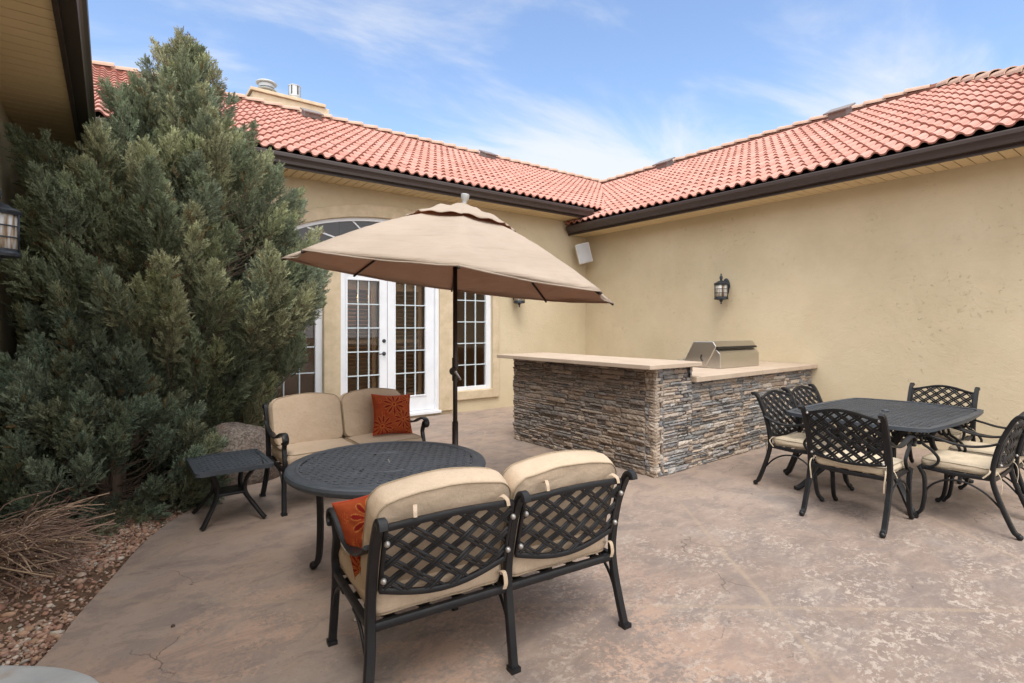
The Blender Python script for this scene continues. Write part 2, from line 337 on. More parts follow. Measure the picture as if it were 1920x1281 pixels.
c = a.mix(a.m2('MULTIPLY', fk, .8), c, a.mix(gr2, (.36,.29,.24), (.53,.46,.40)))
pit = a.m2('MULTIPLY', a.rng(a.noise(48, 4, .7), .62, .68), a.rng(fl, .50, .56, .1, 1))
c = a.mix(a.m2('MULTIPLY', pit, .8), c, (.08,.055,.045))
c = a.mix(a.rng(a.noise(62, 3, .6, vec=a.map((1,1,1), loc=(4,4,0))), .66, .72, 0, .6), c, (.10,.075,.062))
c = a.mix(a.rng(a.noise(2.6, 8, .72, vec=a.map((1,1.5,1), rot=(0,0,.9), loc=(8,1,0)), dist=.8), .50, .58, 0, .42), c, (.175,.145,.135))
c = a.mix(a.rng(gr_, .62, .72, 0, .25), c, (.50,.43,.37))
# joints: two families of lines turned against the walls
def lines(spacing, ang, off, wid, wob):
    dx, dy = math.cos(ang), math.sin(ang)
    u = a.m2('ADD', a.m2('MULTIPLY', sxyz.outputs[0], dx), a.m2('MULTIPLY', sxyz.outputs[1], dy))
    u = a.m2('ADD', u, a.m2('MULTIPLY', a.m2('SUBTRACT', a.noise(2.2, 4), .5), wob))
    u = a.m2('SUBTRACT', u, off); u = a.m2('PINGPONG', u, spacing/2)
    return u
J = []
for (sp_, ang, off) in ((2.0, math.atan2(.785,.62), 2.97), (1.93, math.atan2(-.62,.785), 1.37)):
    u = lines(sp_, ang, off, .02, .05); J.append(u)
jl = a.m2('MINIMUM', J[0], J[1]); jm = a.rng(a.m2('ADD', jl, a.m2('MULTIPLY', a.noise(30, 4, .7), .012)), .014, .030, 1, 0)
jn = a.rng(a.noise(4, 6, .75), .36, .58, .35, 1)
c = a.mix(a.m2('MULTIPLY', a.m2('MULTIPLY', jm, jn), .6), c, (.34,.26,.19))
# cracks
wv_ = a.nt.nodes.new('ShaderNodeVectorMath'); wv_.operation = 'ADD'
nn = a.nt.nodes.new('ShaderNodeTexNoise'); nn.inputs['Scale'].default_value = 2.2; nn.inputs['Detail'].default_value = 6; nn.inputs['Roughness'].default_value = .5; a.nt.links.new(a.co, nn.inputs[0])
sc_ = a.nt.nodes.new('ShaderNodeVectorMath'); sc_.operation = 'SCALE'; sc_.inputs['Scale'].default_value = .42; a.nt.links.new(nn.outputs['Color'], sc_.inputs[0])
a.nt.links.new(a.map((1,.55,1), rot=(0,0,R(40))), wv_.inputs[0]); a.nt.links.new(sc_.outputs[0], wv_.inputs[1])
ve = a.vor(1.15, vec=wv_.outputs[0], feat='DISTANCE_TO_EDGE')
cr = a.m2('MULTIPLY', a.rng(ve, .0012, .0045, 1, 0), a.rng(a.noise(1.7, 5, .65, vec=a.map((1,1,1), loc=(3,8,0))), .53, .60))
c = a.mix(a.m2('MULTIPLY', cr, .6), c, (.05,.035,.03))
a.col(c).rgh(a.rng(g2, .3, .7, .58, .8))
a.bump(lay, .30, .012).bump(a.noise(9, 6, .7, vec=a.map((1,1.8,1), rot=(0,0,R(-38))), dist=.5), .2, .008).bump(a.m2('MULTIPLY', fk, -1), .4, .003).bump(a.m2('ADD', jm, cr), -.25, .004).bump(gr_, .35, .004)
PATIO = a.m

def setcol(me, name, cols, domain='FACE'):
    at = me.attributes.new(name, 'FLOAT_COLOR', domain); arr = np.ones((len(cols), 4), np.float32); arr[:, :3] = cols; at.data.foreach_set('color', arr.ravel())

# ------------------------------------------------------------------ ground
g = MB().add([(-60,-60,-.12),(60,-60,-.12),(60,60,-.12),(-60,60,-.12)], [(0,1,2,3)]).build('ground', GROUND); tag(g, kind='structure')
EDGE = [(-.62,2.55),(-.40,3.0),(-.24,3.34),(-.13,3.71),(.02,4.14),(.167,4.57),(.344,4.95),(.57,5.29),(.776,5.58),(1.05,5.80),(1.35,5.98),(1.75,6.22),(2.1,6.6),(2.35,7.2),(2.45,7.8),(2.5,8.3)]
ec = [p for p in crom([(x,y,0) for x,y in EDGE], 5)]
pm_ = MB(); poly = [(p.x,p.y,0) for p in ec] + [(8.3,8.3,0),(8.3,-7,0),(-7,-7,0),(-7,2.0,0),(-.9,2.2,0)]
npoly = len(poly); pm_.add(poly + [(x,y,-.1) for x,y,z in poly], [tuple(range(npoly))] + [(i,(i+1)%npoly,(i+1)%npoly+npoly,i+npoly) for i in range(npoly)])
pat = pm_.build('patio', PATIO)
bm = bmesh.new(); bm.from_mesh(pat.data); bmesh.ops.recalc_face_normals(bm, faces=bm.faces)
for f in bm.faces:
    if abs(f.normal.z) > .9 and f.normal.z < 0: f.normal_flip()
bmesh.ops.triangulate(bm, faces=[f for f in bm.faces if len(f.verts) > 4]); bm.to_mesh(pat.data); bm.free()
tag(pat, kind='structure')
def bedh(x, y):
    d = min(math.hypot(x-p.x, y-p.y) for p in ec)
    return -.035 + .13*min(1, max(0, (d-.15)/1.0))**1.3 + .02*noise.noise(Vector((x*2.5,y*2.5,0)))*min(1, d*3)
def inbed(x, y):
    if x < -.75 or y > 8.25 or y < 2.5: return False
    best = min(range(len(ec)-1), key=lambda i: (ec[i].x+ec[i+1].x-2*x)**2+(ec[i].y+ec[i+1].y-2*y)**2)
    p, q = ec[best], ec[best+1]
    return (q.x-p.x)*(y-p.y)-(q.y-p.y)*(x-p.x) > .0
sb = MB(); nx, ny = 60, 100
for j in range(ny+1):
    for i in range(nx+1):
        x = -.8 + 3.5*i/nx; y = 2.2 + 6.1*j/ny
        sb.v.append((x, y, bedh(x,y) if inbed(x,y) else -.06))
for j in range(ny):
    for i in range(nx):
        k = j*(nx+1)+i; sb.f.append((k,k+1,k+nx+2,k+nx+1))
tag(sb.build('garden_soil', SOIL, smooth=True), kind='structure')

# gravel
def ico():
    bm = bmesh.new(); bmesh.ops.create_icosphere(bm, subdivisions=1, radius=1); v = np.array([q.co[:] for q in bm.verts]); f = np.array([[q.index for q in t.verts] for t in bm.faces]); bm.free(); return v, f
IV, IF = ico()
rs = np.random.RandomState(3)
def rocks(pos, size, cols, flat=.5):
    n = len(pos); V = np.repeat(IV[None], n, 0) * (1 + rs.uniform(-.33,.33,(n,len(IV),1)))
    V *= np.stack([rs.uniform(.8,1.5,n), rs.uniform(.7,1.1,n), rs.uniform(flat*.7,flat*1.3,n)],1)[:,None,:]
    an = rs.uniform(0,6.28,n); tl = rs.normal(0,.35,n); c_, s_ = np.cos(tl), np.sin(tl)
    y = V[:,:,1]*c_[:,None]-V[:,:,2]*s_[:,None]; z = V[:,:,1]*s_[:,None]+V[:,:,2]*c_[:,None]; V = np.stack([V[:,:,0],y,z],2)
    c_, s_ = np.cos(an)[:,None], np.sin(an)[:,None]; x = V[:,:,0]*c_-V[:,:,1]*s_; y = V[:,:,0]*s_+V[:,:,1]*c_; V = np.stack([x,y,V[:,:,2]],2)
    V = V*size[:,None,None]+pos[:,None,:]
    F = IF[None]+(np.arange(n)*len(IV))[:,None,None]
    return V.reshape(-1,3), F.reshape(-1,3), np.repeat(cols, len(IF), 0)
def npmesh(name, V, F, mat, attr=None, cols=None, smooth=False, domain='FACE'):
    me = bpy.data.meshes.new(name); k = F.shape[1]
    me.vertices.add(len(V)); me.vertices.foreach_set('co', V.astype(np.float32).ravel())
    me.loops.add(F.size); me.loops.foreach_set('vertex_index', F.astype(np.int32).ravel())
    me.polygons.add(len(F)); me.polygons.foreach_set('loop_start', np.arange(0, F.size, k, dtype=np.int32)); me.polygons.foreach_set('loop_total', np.full(len(F), k, np.int32))
    me.update(calc_edges=True)
    if attr: setcol(me, attr, cols, domain)
    me.materials.append(mat); o = bpy.data.objects.new(name, me); C.objects.link(o)
    if smooth: me.shade_smooth()
    return o
gp = []; PAL = npn([(.44,.23,.16),(.50,.29,.21),(.52,.35,.27),(.36,.17,.11),(.44,.24,.15),(.40,.20,.14),(.30,.16,.12),(.55,.42,.34),(.46,.27,.19)])*npn((.95,1.08,1.1))
tries = 0
while len(gp) < 29000 and tries < 170000:
    tries += 1; x = rs.uniform(-.75,2.5); y = rs.uniform(2.5, 8.2)
    if y > 6.2 and rs.rand() < .4: continue
    if not inbed(x,y): continue
    d = min(math.hypot(x-p.x, y-p.y) for p in ec[::2])
    bare = noise.noise(Vector((x*1.3+4, y*1.3, 0)))
    # bare soil path beside the slab edge around y 3.9-4.6
    if abs(y-4.2-.5*(x)) < .27 and rs.rand() < .75: continue
    if bare > .35 and rs.rand() < .4: continue
    if d < .07 and rs.rand() < .6: continue
    gp.append((x,y,bedh(x,y)+rs.uniform(-.004,.012)))
gp = np.array(gp); sz = rs.lognormal(math.log(.0110), .38, len(gp)); sz = np.clip(sz, .006, .036)
V, F, cc = rocks(gp, sz, np.clip(PAL[rs.randint(0,len(PAL),len(gp))]*rs.uniform(.7,1.25,(len(gp),1)),0,1), .55)
gr = npmesh('gravel', V, F, PEB, 'gcol', cc); tag(gr, 'pinkish red gravel covering the planting bed', 'gravel', kind='stuff')

# flat grey stone at the bottom left corner
b = MB(); prof = []
n = 64
def oval(t, k=1.0):
    a_, b_ = .50*k, .42*k
    e = 2.6; ct, st_ = math.cos(t), math.sin(t)
    x = a_*math.copysign(abs(ct)**(2/e), ct); y = b_*math.copysign(abs(st_)**(2/e), st_); ang = R(-37)
    wob = 1+.03*math.sin(3*t+1)
    return (x*math.cos(ang)-y*math.sin(ang))*wob, (x*math.sin(ang)+y*math.cos(ang))*wob
rings = [(1.0,-.12),(1.02,-.02),(1.02,.05),(1.0,.075),(.965,.09),(.9,.096),(.6,.10),(.3,.10),(.01,.10)]
for k, z in rings:
    for i in range(n):
        x, y = oval(2*math.pi*i/n, k); b.v.append((x, y, z + (.004*noise.noise(Vector((x*5,y*5,1))) if z > .09 else 0)))
for r_ in range(len(rings)-1):
    for i in range(n): b.f.append((r_*n+i, r_*n+(i+1)%n, (r_+1)*n+(i+1)%n, (r_+1)*n+i))
o = b.build('stepping_stone', BOULD, smooth=True, loc=(-.54,2.85,-.035)); tag(o, 'smooth grey rounded stone slab at the gravel corner nearest the camera', 'stone')

# granite boulder behind the side table
bm = bmesh.new(); bmesh.ops.create_icosphere(bm, subdivisions=5, radius=1)
for v in bm.verts:
    p = v.co.copy(); k = 1+.20*noise.noise(p*1.1+Vector((3,1,7)))+.07*noise.noise(p*2.7)+.02*noise.noise(p*8)
    v.co = Vector((p.x*.37*k, p.y*.28*k, max(-.2, p.z*.40*k)))
me = bpy.data.meshes.new('boulder'); bm.to_mesh(me); bm.free(); me.shade_smooth()
a = Mat('granite', .9); c = a.mix(a.rng(a.noise(45, 4, .7), .38, .62), (.085,.065,.055), (.31,.26,.22)); c = a.mix(a.rng(a.noise(4, 5), .45, .65, 0, .5), c, (.25,.17,.13)); a.col(c).bump(a.noise(45, 5, .7), .6, .01)
me.materials.append(a.m); o = bpy.data.objects.new('boulder', me); C.objects.link(o); o.location = (1.03,5.93,.16)
tag(o, 'speckled granite boulder behind the side table, beside the far loveseat', 'boulder')

# small bits lying about on the patio
for k, (x, y, s_) in enumerate(((1.03,2.74,.016),(1.06,2.72,.014),(.95,1.86,.020),(.26,3.25,.013),(2.1,2.95,.012))):
    V, F, cc = rocks(np.array([(0,0,.006)]), np.array([s_*.8]), np.array([[(.45,.40,.33),(.40,.16,.08),(.07,.05,.04),(.08,.05,.04),(.5,.45,.4)][k]]), .5)
    o = npmesh('pebble', V, F, PEB, 'gcol', cc); o.location = (x,y,0)
    tag(o, ['pale pebble lying on the patio left of the near loveseat','reddish chip beside the pale pebble on the patio','dark shrivelled bud on the patio at the bottom edge','tiny dark seed on the patio near the gravel edge','tiny pale chip on the patio in front of the stone bar'][k], 'pebble')

# ------------------------------------------------------------------ the house
house = empty('house', (0,0,0), 0, 'tan stucco courtyard house with red clay tile roofs and brown gutters', 'house')
YA, XB, XC = 8.25, 8.21, -.75
AX, AW, AH, AZ = 3.73, 2.013, .81, 2.51
def arch(x, off=0):
    t = (x-AX)/(AW+off); return AZ + (AH+off)*math.sqrt(max(0, 1-t*t))
def rect(mb, x0, x1, z0, z1, y): mb.add([(x0,y,z0),(x1,y,z0),(x1,y,z1),(x0,y,z1)], [(0,1,2,3)])
wa = MB()
rect(wa, XC, 1.717, -.1, 3.9, YA); rect(wa, 5.743, XB, -.1, 3.9, YA)
rect(wa, 1.717, 2.60, -.1, .38, YA); rect(wa, 4.873, 5.743, -.1, .38, YA); rect(wa, 2.86, 4.60, -.1, .085, YA)
rect(wa, 2.60, 2.86, -.1, AZ, YA); rect(wa, 4.60, 4.873, -.1, AZ, YA)
ns = 48
for i in range(ns):
    xa = 1.717+(4.026)*i/ns; xb = 1.717+4.026*(i+1)/ns
    wa.add([(xa,YA,arch(xa)),(xb,YA,arch(xb)),(xb,YA,3.9),(xa,YA,3.9)], [(0,1,2,3)])
    wa.add([(xa,YA,arch(xa)),(xb,YA,arch(xb)),(xb,YA+.12,arch(xb)),(xa,YA+.12,arch(xa))], [(0,1,2,3)])
for x0, x1, z0, z1 in ((1.717,2.60,.38,2.5),(4.873,5.743,.38,2.5),(2.86,4.60,.085,2.5)):
    for x in (x0,x1): wa.add([(x,YA,z0),(x,YA+.12,z0),(x,YA+.12,z1),(x,YA,z1)], [(0,1,2,3)])
    wa.add([(x0,YA,z0),(x1,YA,z0),(x1,YA+.12,z0),(x0,YA+.12,z0)], [(0,1,2,3)])
wall_a = wa.build('wall', STUCCO, house)
wb = MB().box((XB,-1.3,-.1), (XB+.25,YA+.3,3.75)).build('wall', STUCCO, house)
wc = MB().box((XC-.25,-3,-.1), (XC,YA+.3,3.75)).build('wall', STUCCO, house)

# room behind the doors
rm = MB(); rm.box((1.3,8.5,-.12),(6.2,12,-.02)).box((1.3,11.8,-.02),(6.2,12,3.9)).box((1.2,8.4,-.02),(1.35,12,3.9)).box((6.1,8.4,-.02),(6.25,12,3.9)).box((1.2,8.4,3.85),(6.25,12,4.0))
rm.build('room', INWALL, house)
# stucco trim bands (proud of the wall)
tb = MB(); P = .045
def band(pts_in, pts_out):
    n = len(pts_in); vs = [(x,YA-P,z) for x,z in pts_in]+[(x,YA-P,z) for x,z in pts_out]+[(x,YA+.0,z) for x,z in pts_in]+[(x,YA+.0,z) for x,z in pts_out]
    fs = []
    for i in range(n-1): fs += [(i,i+1,n+i+1,n+i),(n+i,n+i+1,3*n+i+1,3*n+i),(2*n+i,2*n+i+1,i+1,i)]
    fs += [(0,n,3*n,2*n),(n-1,2*n-1,4*n-1,3*n-1)]
    tb.add(vs, fs)
an = [math.pi*(.0+1.0*i/60) for i in range(61)]
band([(AX-AW*math.cos(t), AZ+AH*math.sin(t)) for t in an], [(AX-(AW+.14)*math.cos(t), AZ+(AH+.20)*math.sin(t)) for t in an])
tb.build('arch_trim', TRIM, house, bevel=.012)
tb = MB()
for x0, x1 in ((1.577,1.717),(5.743,5.883)): tb.box((x0,YA-P,.22),(x1,YA,AZ))
for x0, x1 in ((1.717,2.598),(4.875,5.743)): tb.box((x0,YA-P,.22),(x1,YA,.38))
tb.box((2.60,YA-P,.06),(2.86,YA,AZ)); tb.box((4.60,YA-P,.06),(4.873,YA,AZ))
tb.box((1.717,YA-.015,2.485),(5.743,YA+.1,2.60))
tb.build('window_trim', TRIM, house, bevel=.012)
# transom
tr_ = empty('transom_window'); tr_.parent = house
mb = MB()
def fr_band(o1, o2, y0, y1, zmin, a0, a1, n=50):
    pi, po = [], []
    for i in range(n+1):
        t = a0+(a1-a0)*i/n; pi.append((AX-(AW-o2)*math.cos(t), max(zmin, AZ+(AH-o2)*math.sin(t)))); po.append((AX-(AW-o1)*math.cos(t), max(zmin, AZ+(AH-o1)*math.sin(t))))
    vs = [(x,y0,z) for x,z in pi]+[(x,y0,z) for x,z in po]+[(x,y1,z) for x,z in pi]; m = n+1
    return vs, [f for i in range(n) for f in ((i,i+1,m+i+1,m+i),(2*m+i,2*m+i+1,i+1,i))]
mb.add(*fr_band(0.0,.055,YA+.03,YA+.10,2.6,.02,math.pi-.02)); mb.box((1.76,YA+.03,2.60),(5.70,YA+.10,2.70)); mb.box((3.68,YA+.028,2.70),(3.78,YA+.10,3.29))
mb.build('frame', WHITE, tr_, bevel=.004)
mb = MB()
for ang in (15, 41, 139, 165):
    hx = AX-.04 if ang > 90 else AX+.04
    c_, s_ = math.cos(R(ang)), math.sin(R(ang)); L = 0
    while arch(hx+c_*L)-.04 > 2.72+s_*L and abs(c_*L) < 1.93: L += .01
    d = Vector((c_,0,s_)); n_ = Vector((-s_,0,c_))*.011; p0 = Vector((hx,0,2.70)); p1 = p0+d*L
    for p in [(p0,p1)]:
        q = [p[0]-n_,p[1]-n_,p[1]+n_,p[0]+n_]
        mb.add([(v.x,YA+.055,v.z) for v in q]+[(v.x,YA+.078,v.z) for v in q], [(0,1,2,3),(0,4,5,1),(3,2,6,7),(4,7,6,5)])
mb.build('muntin', WHITE, tr_)
mb = MB(); pts = [(AX-(AW-.05)*math.cos(t), AZ+(AH-.05)*math.sin(t)) for t in an]; pts = [(x,z) for x,z in pts if z >= 2.69]
for i in range(len(pts)-1): mb.add([(pts[i][0],YA+.07,2.69),(pts[i+1][0],YA+.07,2.69),(pts[i+1][0],YA+.07,pts[i+1][1]),(pts[i][0],YA+.07,pts[i][1])], [(0,1,2,3)])
mb.build('pane', TGLASS, tr_)
def grid_unit(parent, x0, x1, z0, z1, nc, nr, y, glass=GLASS):
    mb = MB(); mw = .0085
    for i in range(1, nc):
        x = x0+(x1-x0)*i/nc; mb.box((x-mw,y-.012,z0),(x+mw,y+.012,z1))
    for j in range(1, nr):
        z = z0+(z1-z0)*j/nr; mb.box((x0,y-.010,z-mw),(x1,y+.010,z+mw))
    mb.build('muntin', MUNT, parent)
    MB().box((x0-.01,y+.013,z0-.01),(x1+.01,y+.017,z1+.01)).build('pane', glass, parent)
def ringbox(mb, x0, x1, z0, z1, X0, X1, Z0, Z1, y0, y1):
    """frame: inner x0..z1, outer X0..Z1"""
    mb.box((X0,y0,Z0),(x0,y1,Z1)); mb.box((x1,y0,Z0),(X1,y1,Z1)); mb.box((x0,y0,Z0),(x1,y1,z0)); mb.box((x0,y0,z1),(x1,y1,Z1)); return mb
for nm, x0, x1 in (('left', 1.717, 2.60), ('right', 4.873, 5.743)):
    wn = empty('window'); wn.parent = house
    ringbox(MB(), x0+.105, x1-.105, .447, 2.42, x0, x1, .38, 2.485, YA+.035, YA+.10).build('frame', WHITE, wn, bevel=.004)
    ringbox(MB(), x0+.14, x1-.075, .462, 2.40, x0+.106, x1-.04, .449, 2.418, YA+.06, YA+.095)
    grid_unit(wn, x0+.105, x1-.105, .447, 2.42, 3, 5, YA+.075)
# french doors
ringbox(MB(), 2.93, 4.53, .10, 2.455, 2.86, 4.60, .085, 2.485, YA-.02, YA+.10).build('door_frame', WHITE, house, bevel=.005)
for k, (x0, x1, g0, g1) in enumerate(((2.93,3.655,2.985,3.525),(3.665,4.53,3.80,4.36))):
    dr = empty('french_door'); dr.parent = house
    ringbox(MB(), g0, g1, .372, 2.29, x0, x1, .105, 2.45, YA+.03, YA+.075).build('door_leaf', WHITE, dr, bevel=.004)
    ringbox(MB(), g0+.004, g1-.004, .376, 2.286, g0-.022, g1+.022, .35, 2.312, YA+.018, YA+.032).build('glazing_bead', WHITE, dr, bevel=.004)
    grid_unit(dr, g0, g1, .372, 2.29, 3, 5, YA+.048)
    if k == 0:
        M = Matrix.Translation((3.60,YA+.03,1.10)) @ Matrix.Rotation(R(90), 4, 'X')
        h = MB().lathe([(.033,-.002),(.033,.006),(.027,.012),(.012,.014),(.011,.045),(.001,.047)], 20, M); h.sweep([(3.60,YA-.015,1.10),(3.56,YA-.018,1.10),(3.50,YA-.012,1.095)], (0,0,1), .016, .010)
        h.build('handle', LANT, dr, smooth=True)
        M = Matrix.Translation((3.60,YA+.03,1.31)) @ Matrix.Rotation(R(90), 4, 'X')
        MB().lathe([(.031,-.002),(.031,.010),(.024,.018),(.001,.019)], 20, M).build('deadbolt', LANT, dr, smooth=True)
    # plantation shutters inside the glass
    sh = MB(); y0 = YA+.11
    sh.box((g1-.10,y0,.30),(g1-.03,y0+.03,2.36)); sh.box((g0-.04,y0,.30),(g0+.0,y0+.03,2.36)); sh.box((g0,y0,2.14),(g1-.10,y0+.03,2.36)); sh.box((g0,y0,.30),(g1-.10,y0+.03,.42)); sh.box((g0,y0,1.27),(g1-.10,y0+.03,1.33))
    for i in range(27):
        z = .46+i*.062
        if abs(z-1.3) < .05: continue
        M = Matrix.Translation((0,y0+.03,z)) @ Matrix.Rotation(R(12), 4, 'X'); sh.box((g0,-.03,-.0035),(g1-.10,.03,.0035), M)
    sh.build('shutter', WOOD, dr)
MB().box((2.83,YA-.06,.04),(4.63,YA+.10,.083)).build('door_sill', WHITE, house, bevel=.004)
pl = empty('pendant_lamp', (3.02,8.75,2.05), 0, 'small lit pendant lamp glowing behind the glass of the left french door', 'lamp')
MB().ball((0,0,0), .028, 8).build('bulb', GLOW, pl, smooth=True); MB().tube([(0,0,.03),(0,0,1.8)], .004, 6).lathe([(.03,.03),(.012,.06)], 12).build('cord', BLACK, pl)

# roofs: S tiles
TW, TE = .33, .335
def clay(n, seed):
    q = np.random.RandomState(seed); base = npn([(.47,.232,.182),(.49,.25,.20),(.455,.215,.168),(.50,.265,.215),(.43,.20,.155)])
    return base[q.randint(0,5,n)]*q.uniform(.94,1.06,(n,1))
def tile_roof(name, O, U, S, ncol, nrow, seed, clips, uoff=0.):
    """O eave start, U along the eave, S up the slope (unit vectors)"""
    U, S = Vector(U).normalized(), Vector(S).normalized(); Nn = U.cross(S); 
    if Nn.z < 0: Nn = -Nn
    O = Vector(O); q = random.Random(seed); vs, fs, tc_ = [], [], []; K = 20; cols = clay(ncol*nrow, seed)
    for r_ in range(nrow):
        for c_ in range(ncol):
            b0 = len(vs); j = q.uniform(-.006,.006); h0 = q.uniform(-.003,.004); tw = q.uniform(-.004,.004)
            s0 = r_*TE+j; s1 = (r_+1)*TE+.05
            for row, (s_, hh) in enumerate(((s0,.030+h0),(s1,.0+h0),(s0+.002,.008+h0))):
                for k in range(K+1):
                    u = k/K; ph = (2*u)%1 if k < K else 1.
                    # hump over 0..0.62, dish over the rest
                    h = .043*max(0,math.sin(math.pi*ph/.62))**.8 if 0 < ph < .62 else (-.006*math.sin(math.pi*(ph-.62)/.38) if .62 <= ph < 1 else 0)
                    if row == 2: h *= .97
                    vs.append(O+U*((c_+u)*TW+uoff)+S*s_+Nn*(h+hh+tw*(u-.5)))
            for k in range(K):
                fs.append((b0+k,b0+k+1,b0+K+1+k+1,b0+K+1+k)); fs.append((b0+2*(K+1)+k,b0+2*(K+1)+k+1,b0+k+1,b0+k)); tc_ += [cols[r_*ncol+c_], cols[r_*ncol+c_]*npn((.62,.46,.42))]  # front lips get a darker red: clay edge plus painted-in shade
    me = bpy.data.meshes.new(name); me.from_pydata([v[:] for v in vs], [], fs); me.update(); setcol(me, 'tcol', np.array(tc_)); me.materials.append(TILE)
    bm = bmesh.new(); bm.from_mesh(me)
    for co, no in clips:
        bmesh.ops.bisect_plane(bm, geom=bm.verts[:]+bm.edges[:]+bm.faces[:], plane_co=co, plane_no=no, clear_outer=True)
    bm.to_mesh(me); bm.free()
    o = bpy.data.objects.new(name, me); C.objects.link(o); o.parent = house; return o
cs = Vector((0,1,.5)).normalized(); vn = Vector((4.37,-4.5,0)).normalized(); VC = (8.19,7.66,0); PB = .485
EA, ZA = 7.66, 3.925
nA = 15; 
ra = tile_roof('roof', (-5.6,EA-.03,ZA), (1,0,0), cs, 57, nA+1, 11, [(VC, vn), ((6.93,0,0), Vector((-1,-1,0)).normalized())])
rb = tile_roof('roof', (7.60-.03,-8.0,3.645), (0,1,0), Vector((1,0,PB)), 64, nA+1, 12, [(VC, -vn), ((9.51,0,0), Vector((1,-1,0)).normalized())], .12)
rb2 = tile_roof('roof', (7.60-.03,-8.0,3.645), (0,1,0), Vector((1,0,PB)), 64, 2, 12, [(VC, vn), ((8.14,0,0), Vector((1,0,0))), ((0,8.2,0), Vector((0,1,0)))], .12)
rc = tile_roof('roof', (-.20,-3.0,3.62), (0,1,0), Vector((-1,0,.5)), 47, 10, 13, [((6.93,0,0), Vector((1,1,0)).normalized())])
dk = MB()   # decks under the tiles and the far slopes
def slab(vs): dk.add(vs, [tuple(range(len(vs)))])
zA = lambda y: ZA-.02+.5*(y-EA); zB = lambda x: 3.62+PB*(x-7.60)
slab([(-.60,EA,zA(EA)),(8.15,EA,zA(EA)),(12.69,12.2,zA(12.2)),(-5.2,12.2,zA(12.2))]); slab([(-5.2,12.2,zA(12.2)),(12.69,12.2,zA(12.2)),(17.2,16.8,zA(EA)),(-9.8,16.8,zA(EA))])
slab([(7.60,-1.91,3.62),(7.60,7.09,3.62),(12.69,12.03,zB(12.69)),(12.69,3.18,zB(12.69))]); slab([(12.69,3.18,zB(12.69)),(12.69,12.03,zB(12.69)),(17.8,17,3.62),(17.8,-1.91,3.62)]); slab([(7.60,-1.91,3.62),(12.69,3.18,zB(12.69)),(17.8,-1.91,3.62)])
slab([(7.60,7.0,3.615),(7.60,8.24,3.615),(8.2,8.24,3.9),(8.2,7.0,3.9)]); dk.box((8.12,7.55,3.62),(8.2,8.24,3.95))
slab([(-.20,-3,3.60),(-.20,8.2,3.60),(-4,12,5.55),(-4,-3,5.55)])
dk.build('roof_deck', BLACK, house)
# ridge caps
_a = Mat('clay_mortar', .9); _a.col((.22,.09,.06)); CLAYD = _a.m
def ridge(p0, p1, step=.36, rad=.115, seed=1):
    p0, p1 = Vector(p0), Vector(p1); d = (p1-p0); L = d.length; d.normalize(); sd_ = d.cross(Vector((0,0,1))).normalized(); q = random.Random(seed); mb = MB(); n = int(L/step)
    for i in range(n):
        a0 = p0+d*(i*step); a1 = p0+d*(i*step+step+.05); vs = []; K = 8; lift = q.uniform(-.004,.006)
        for row, (pp, rr, up) in enumerate(((a0,rad*1.08,.034),(a1,rad*.88,.0),(a0,rad*.95,.034))):
            for k in range(K+1):
                t = math.pi*k/K; vs.append(pp+sd_*(rr*math.cos(t))+Vector((0,0,1))*(rr*.85*math.sin(t)+up+lift))
        fs = []
        for k in range(K): fs += [(k,k+1,K+2+k,K+1+k),(2*K+2+k,2*K+3+k,k+1,k)]
        mb.add(vs, fs)
    rc_ = mb.build('ridge_cap', RIDGE, house); MB().tube([p0+Vector((0,0,-.01)), p1+Vector((0,0,-.01))], rad*.78, 8).build('mortar_bed', CLAYD, rc_); return rc_
zr = zA(12.2)+.055
ridge((12.66,12.2,zr),(-3.2,12.2,zr), seed=4); zrb = zB(12.69)+.06; ridge((12.69,12.05,zrb),(12.69,3.1,zrb), seed=5); ridge((7.62,-1.89,3.665),(12.69,3.18,zrb-.035), rad=.145, seed=6)
# valley flashing
vf = MB(); 
for (x, y) in ((8.11,7.60),): pass
vf.add([(8.13-.10,7.62+.10,zA(7.62)+.012),(8.13+.10,7.62-.10,zB(8.23)+.012),(12.69+.1,12.1,zA(12.1)+.02),(12.6-.1,12.2,zA(12.2)+.02)], [(0,1,2,3)]); vf.build('valley_flashing', BROWN, house)
# gutters (K profile), fascia, soffit
def gutter(p0, p1, outv, top, name='gutter'):
    p0, p1, ov = Vector(p0), Vector(p1), Vector(outv); prof = [(0,.0),(0,-.135),(.085,-.135),(.092,-.10),(.105,-.075),(.128,-.05),(.132,-.012),(.128,0),(.118,0),(.118,-.014),(.120,-.045),(.096,-.07),(.083,-.098),(.078,-.128),(.006,-.128),(.006,0)]
    vs = []; n = len(prof)
    for p in (p0,p1):
        for a_, z in prof: q = p+ov*a_; vs.append((q.x,q.y,top+z))
    fs = [(i,(i+1)%n,n+(i+1)%n,n+i) for i in range(n)]; mb = MB().add(vs, fs)
    for p in (p0,p1):   # end caps
        q = [p+ov*a_ for a_, z in prof[:8]]; mb.add([(v.x,v.y,top+prof[i][1]) for i, v in enumerate(q)], [tuple(range(8))])
    return mb.build(name, BROWN, house)
gutter((-.75,7.735,0),(7.80,7.735,0),(0,-1,0),3.905)
gutter((7.685,-1.9,0),(7.685,8.17,0),(-1,0,0),3.625)
gutter((-.245,-3,0),(-.245,7.60,0),(1,0,0),3.625)
MB().box((-.75,7.737,3.735),(7.85,7.765,3.93)).build('fascia', BROWN, house); MB().box((7.687,-1.9,3.45),(7.715,8.24,3.66)).build('fascia', BROWN, house); MB().box((-.275,-3,3.45),(-.247,7.735,3.66)).build('fascia', BROWN, house)
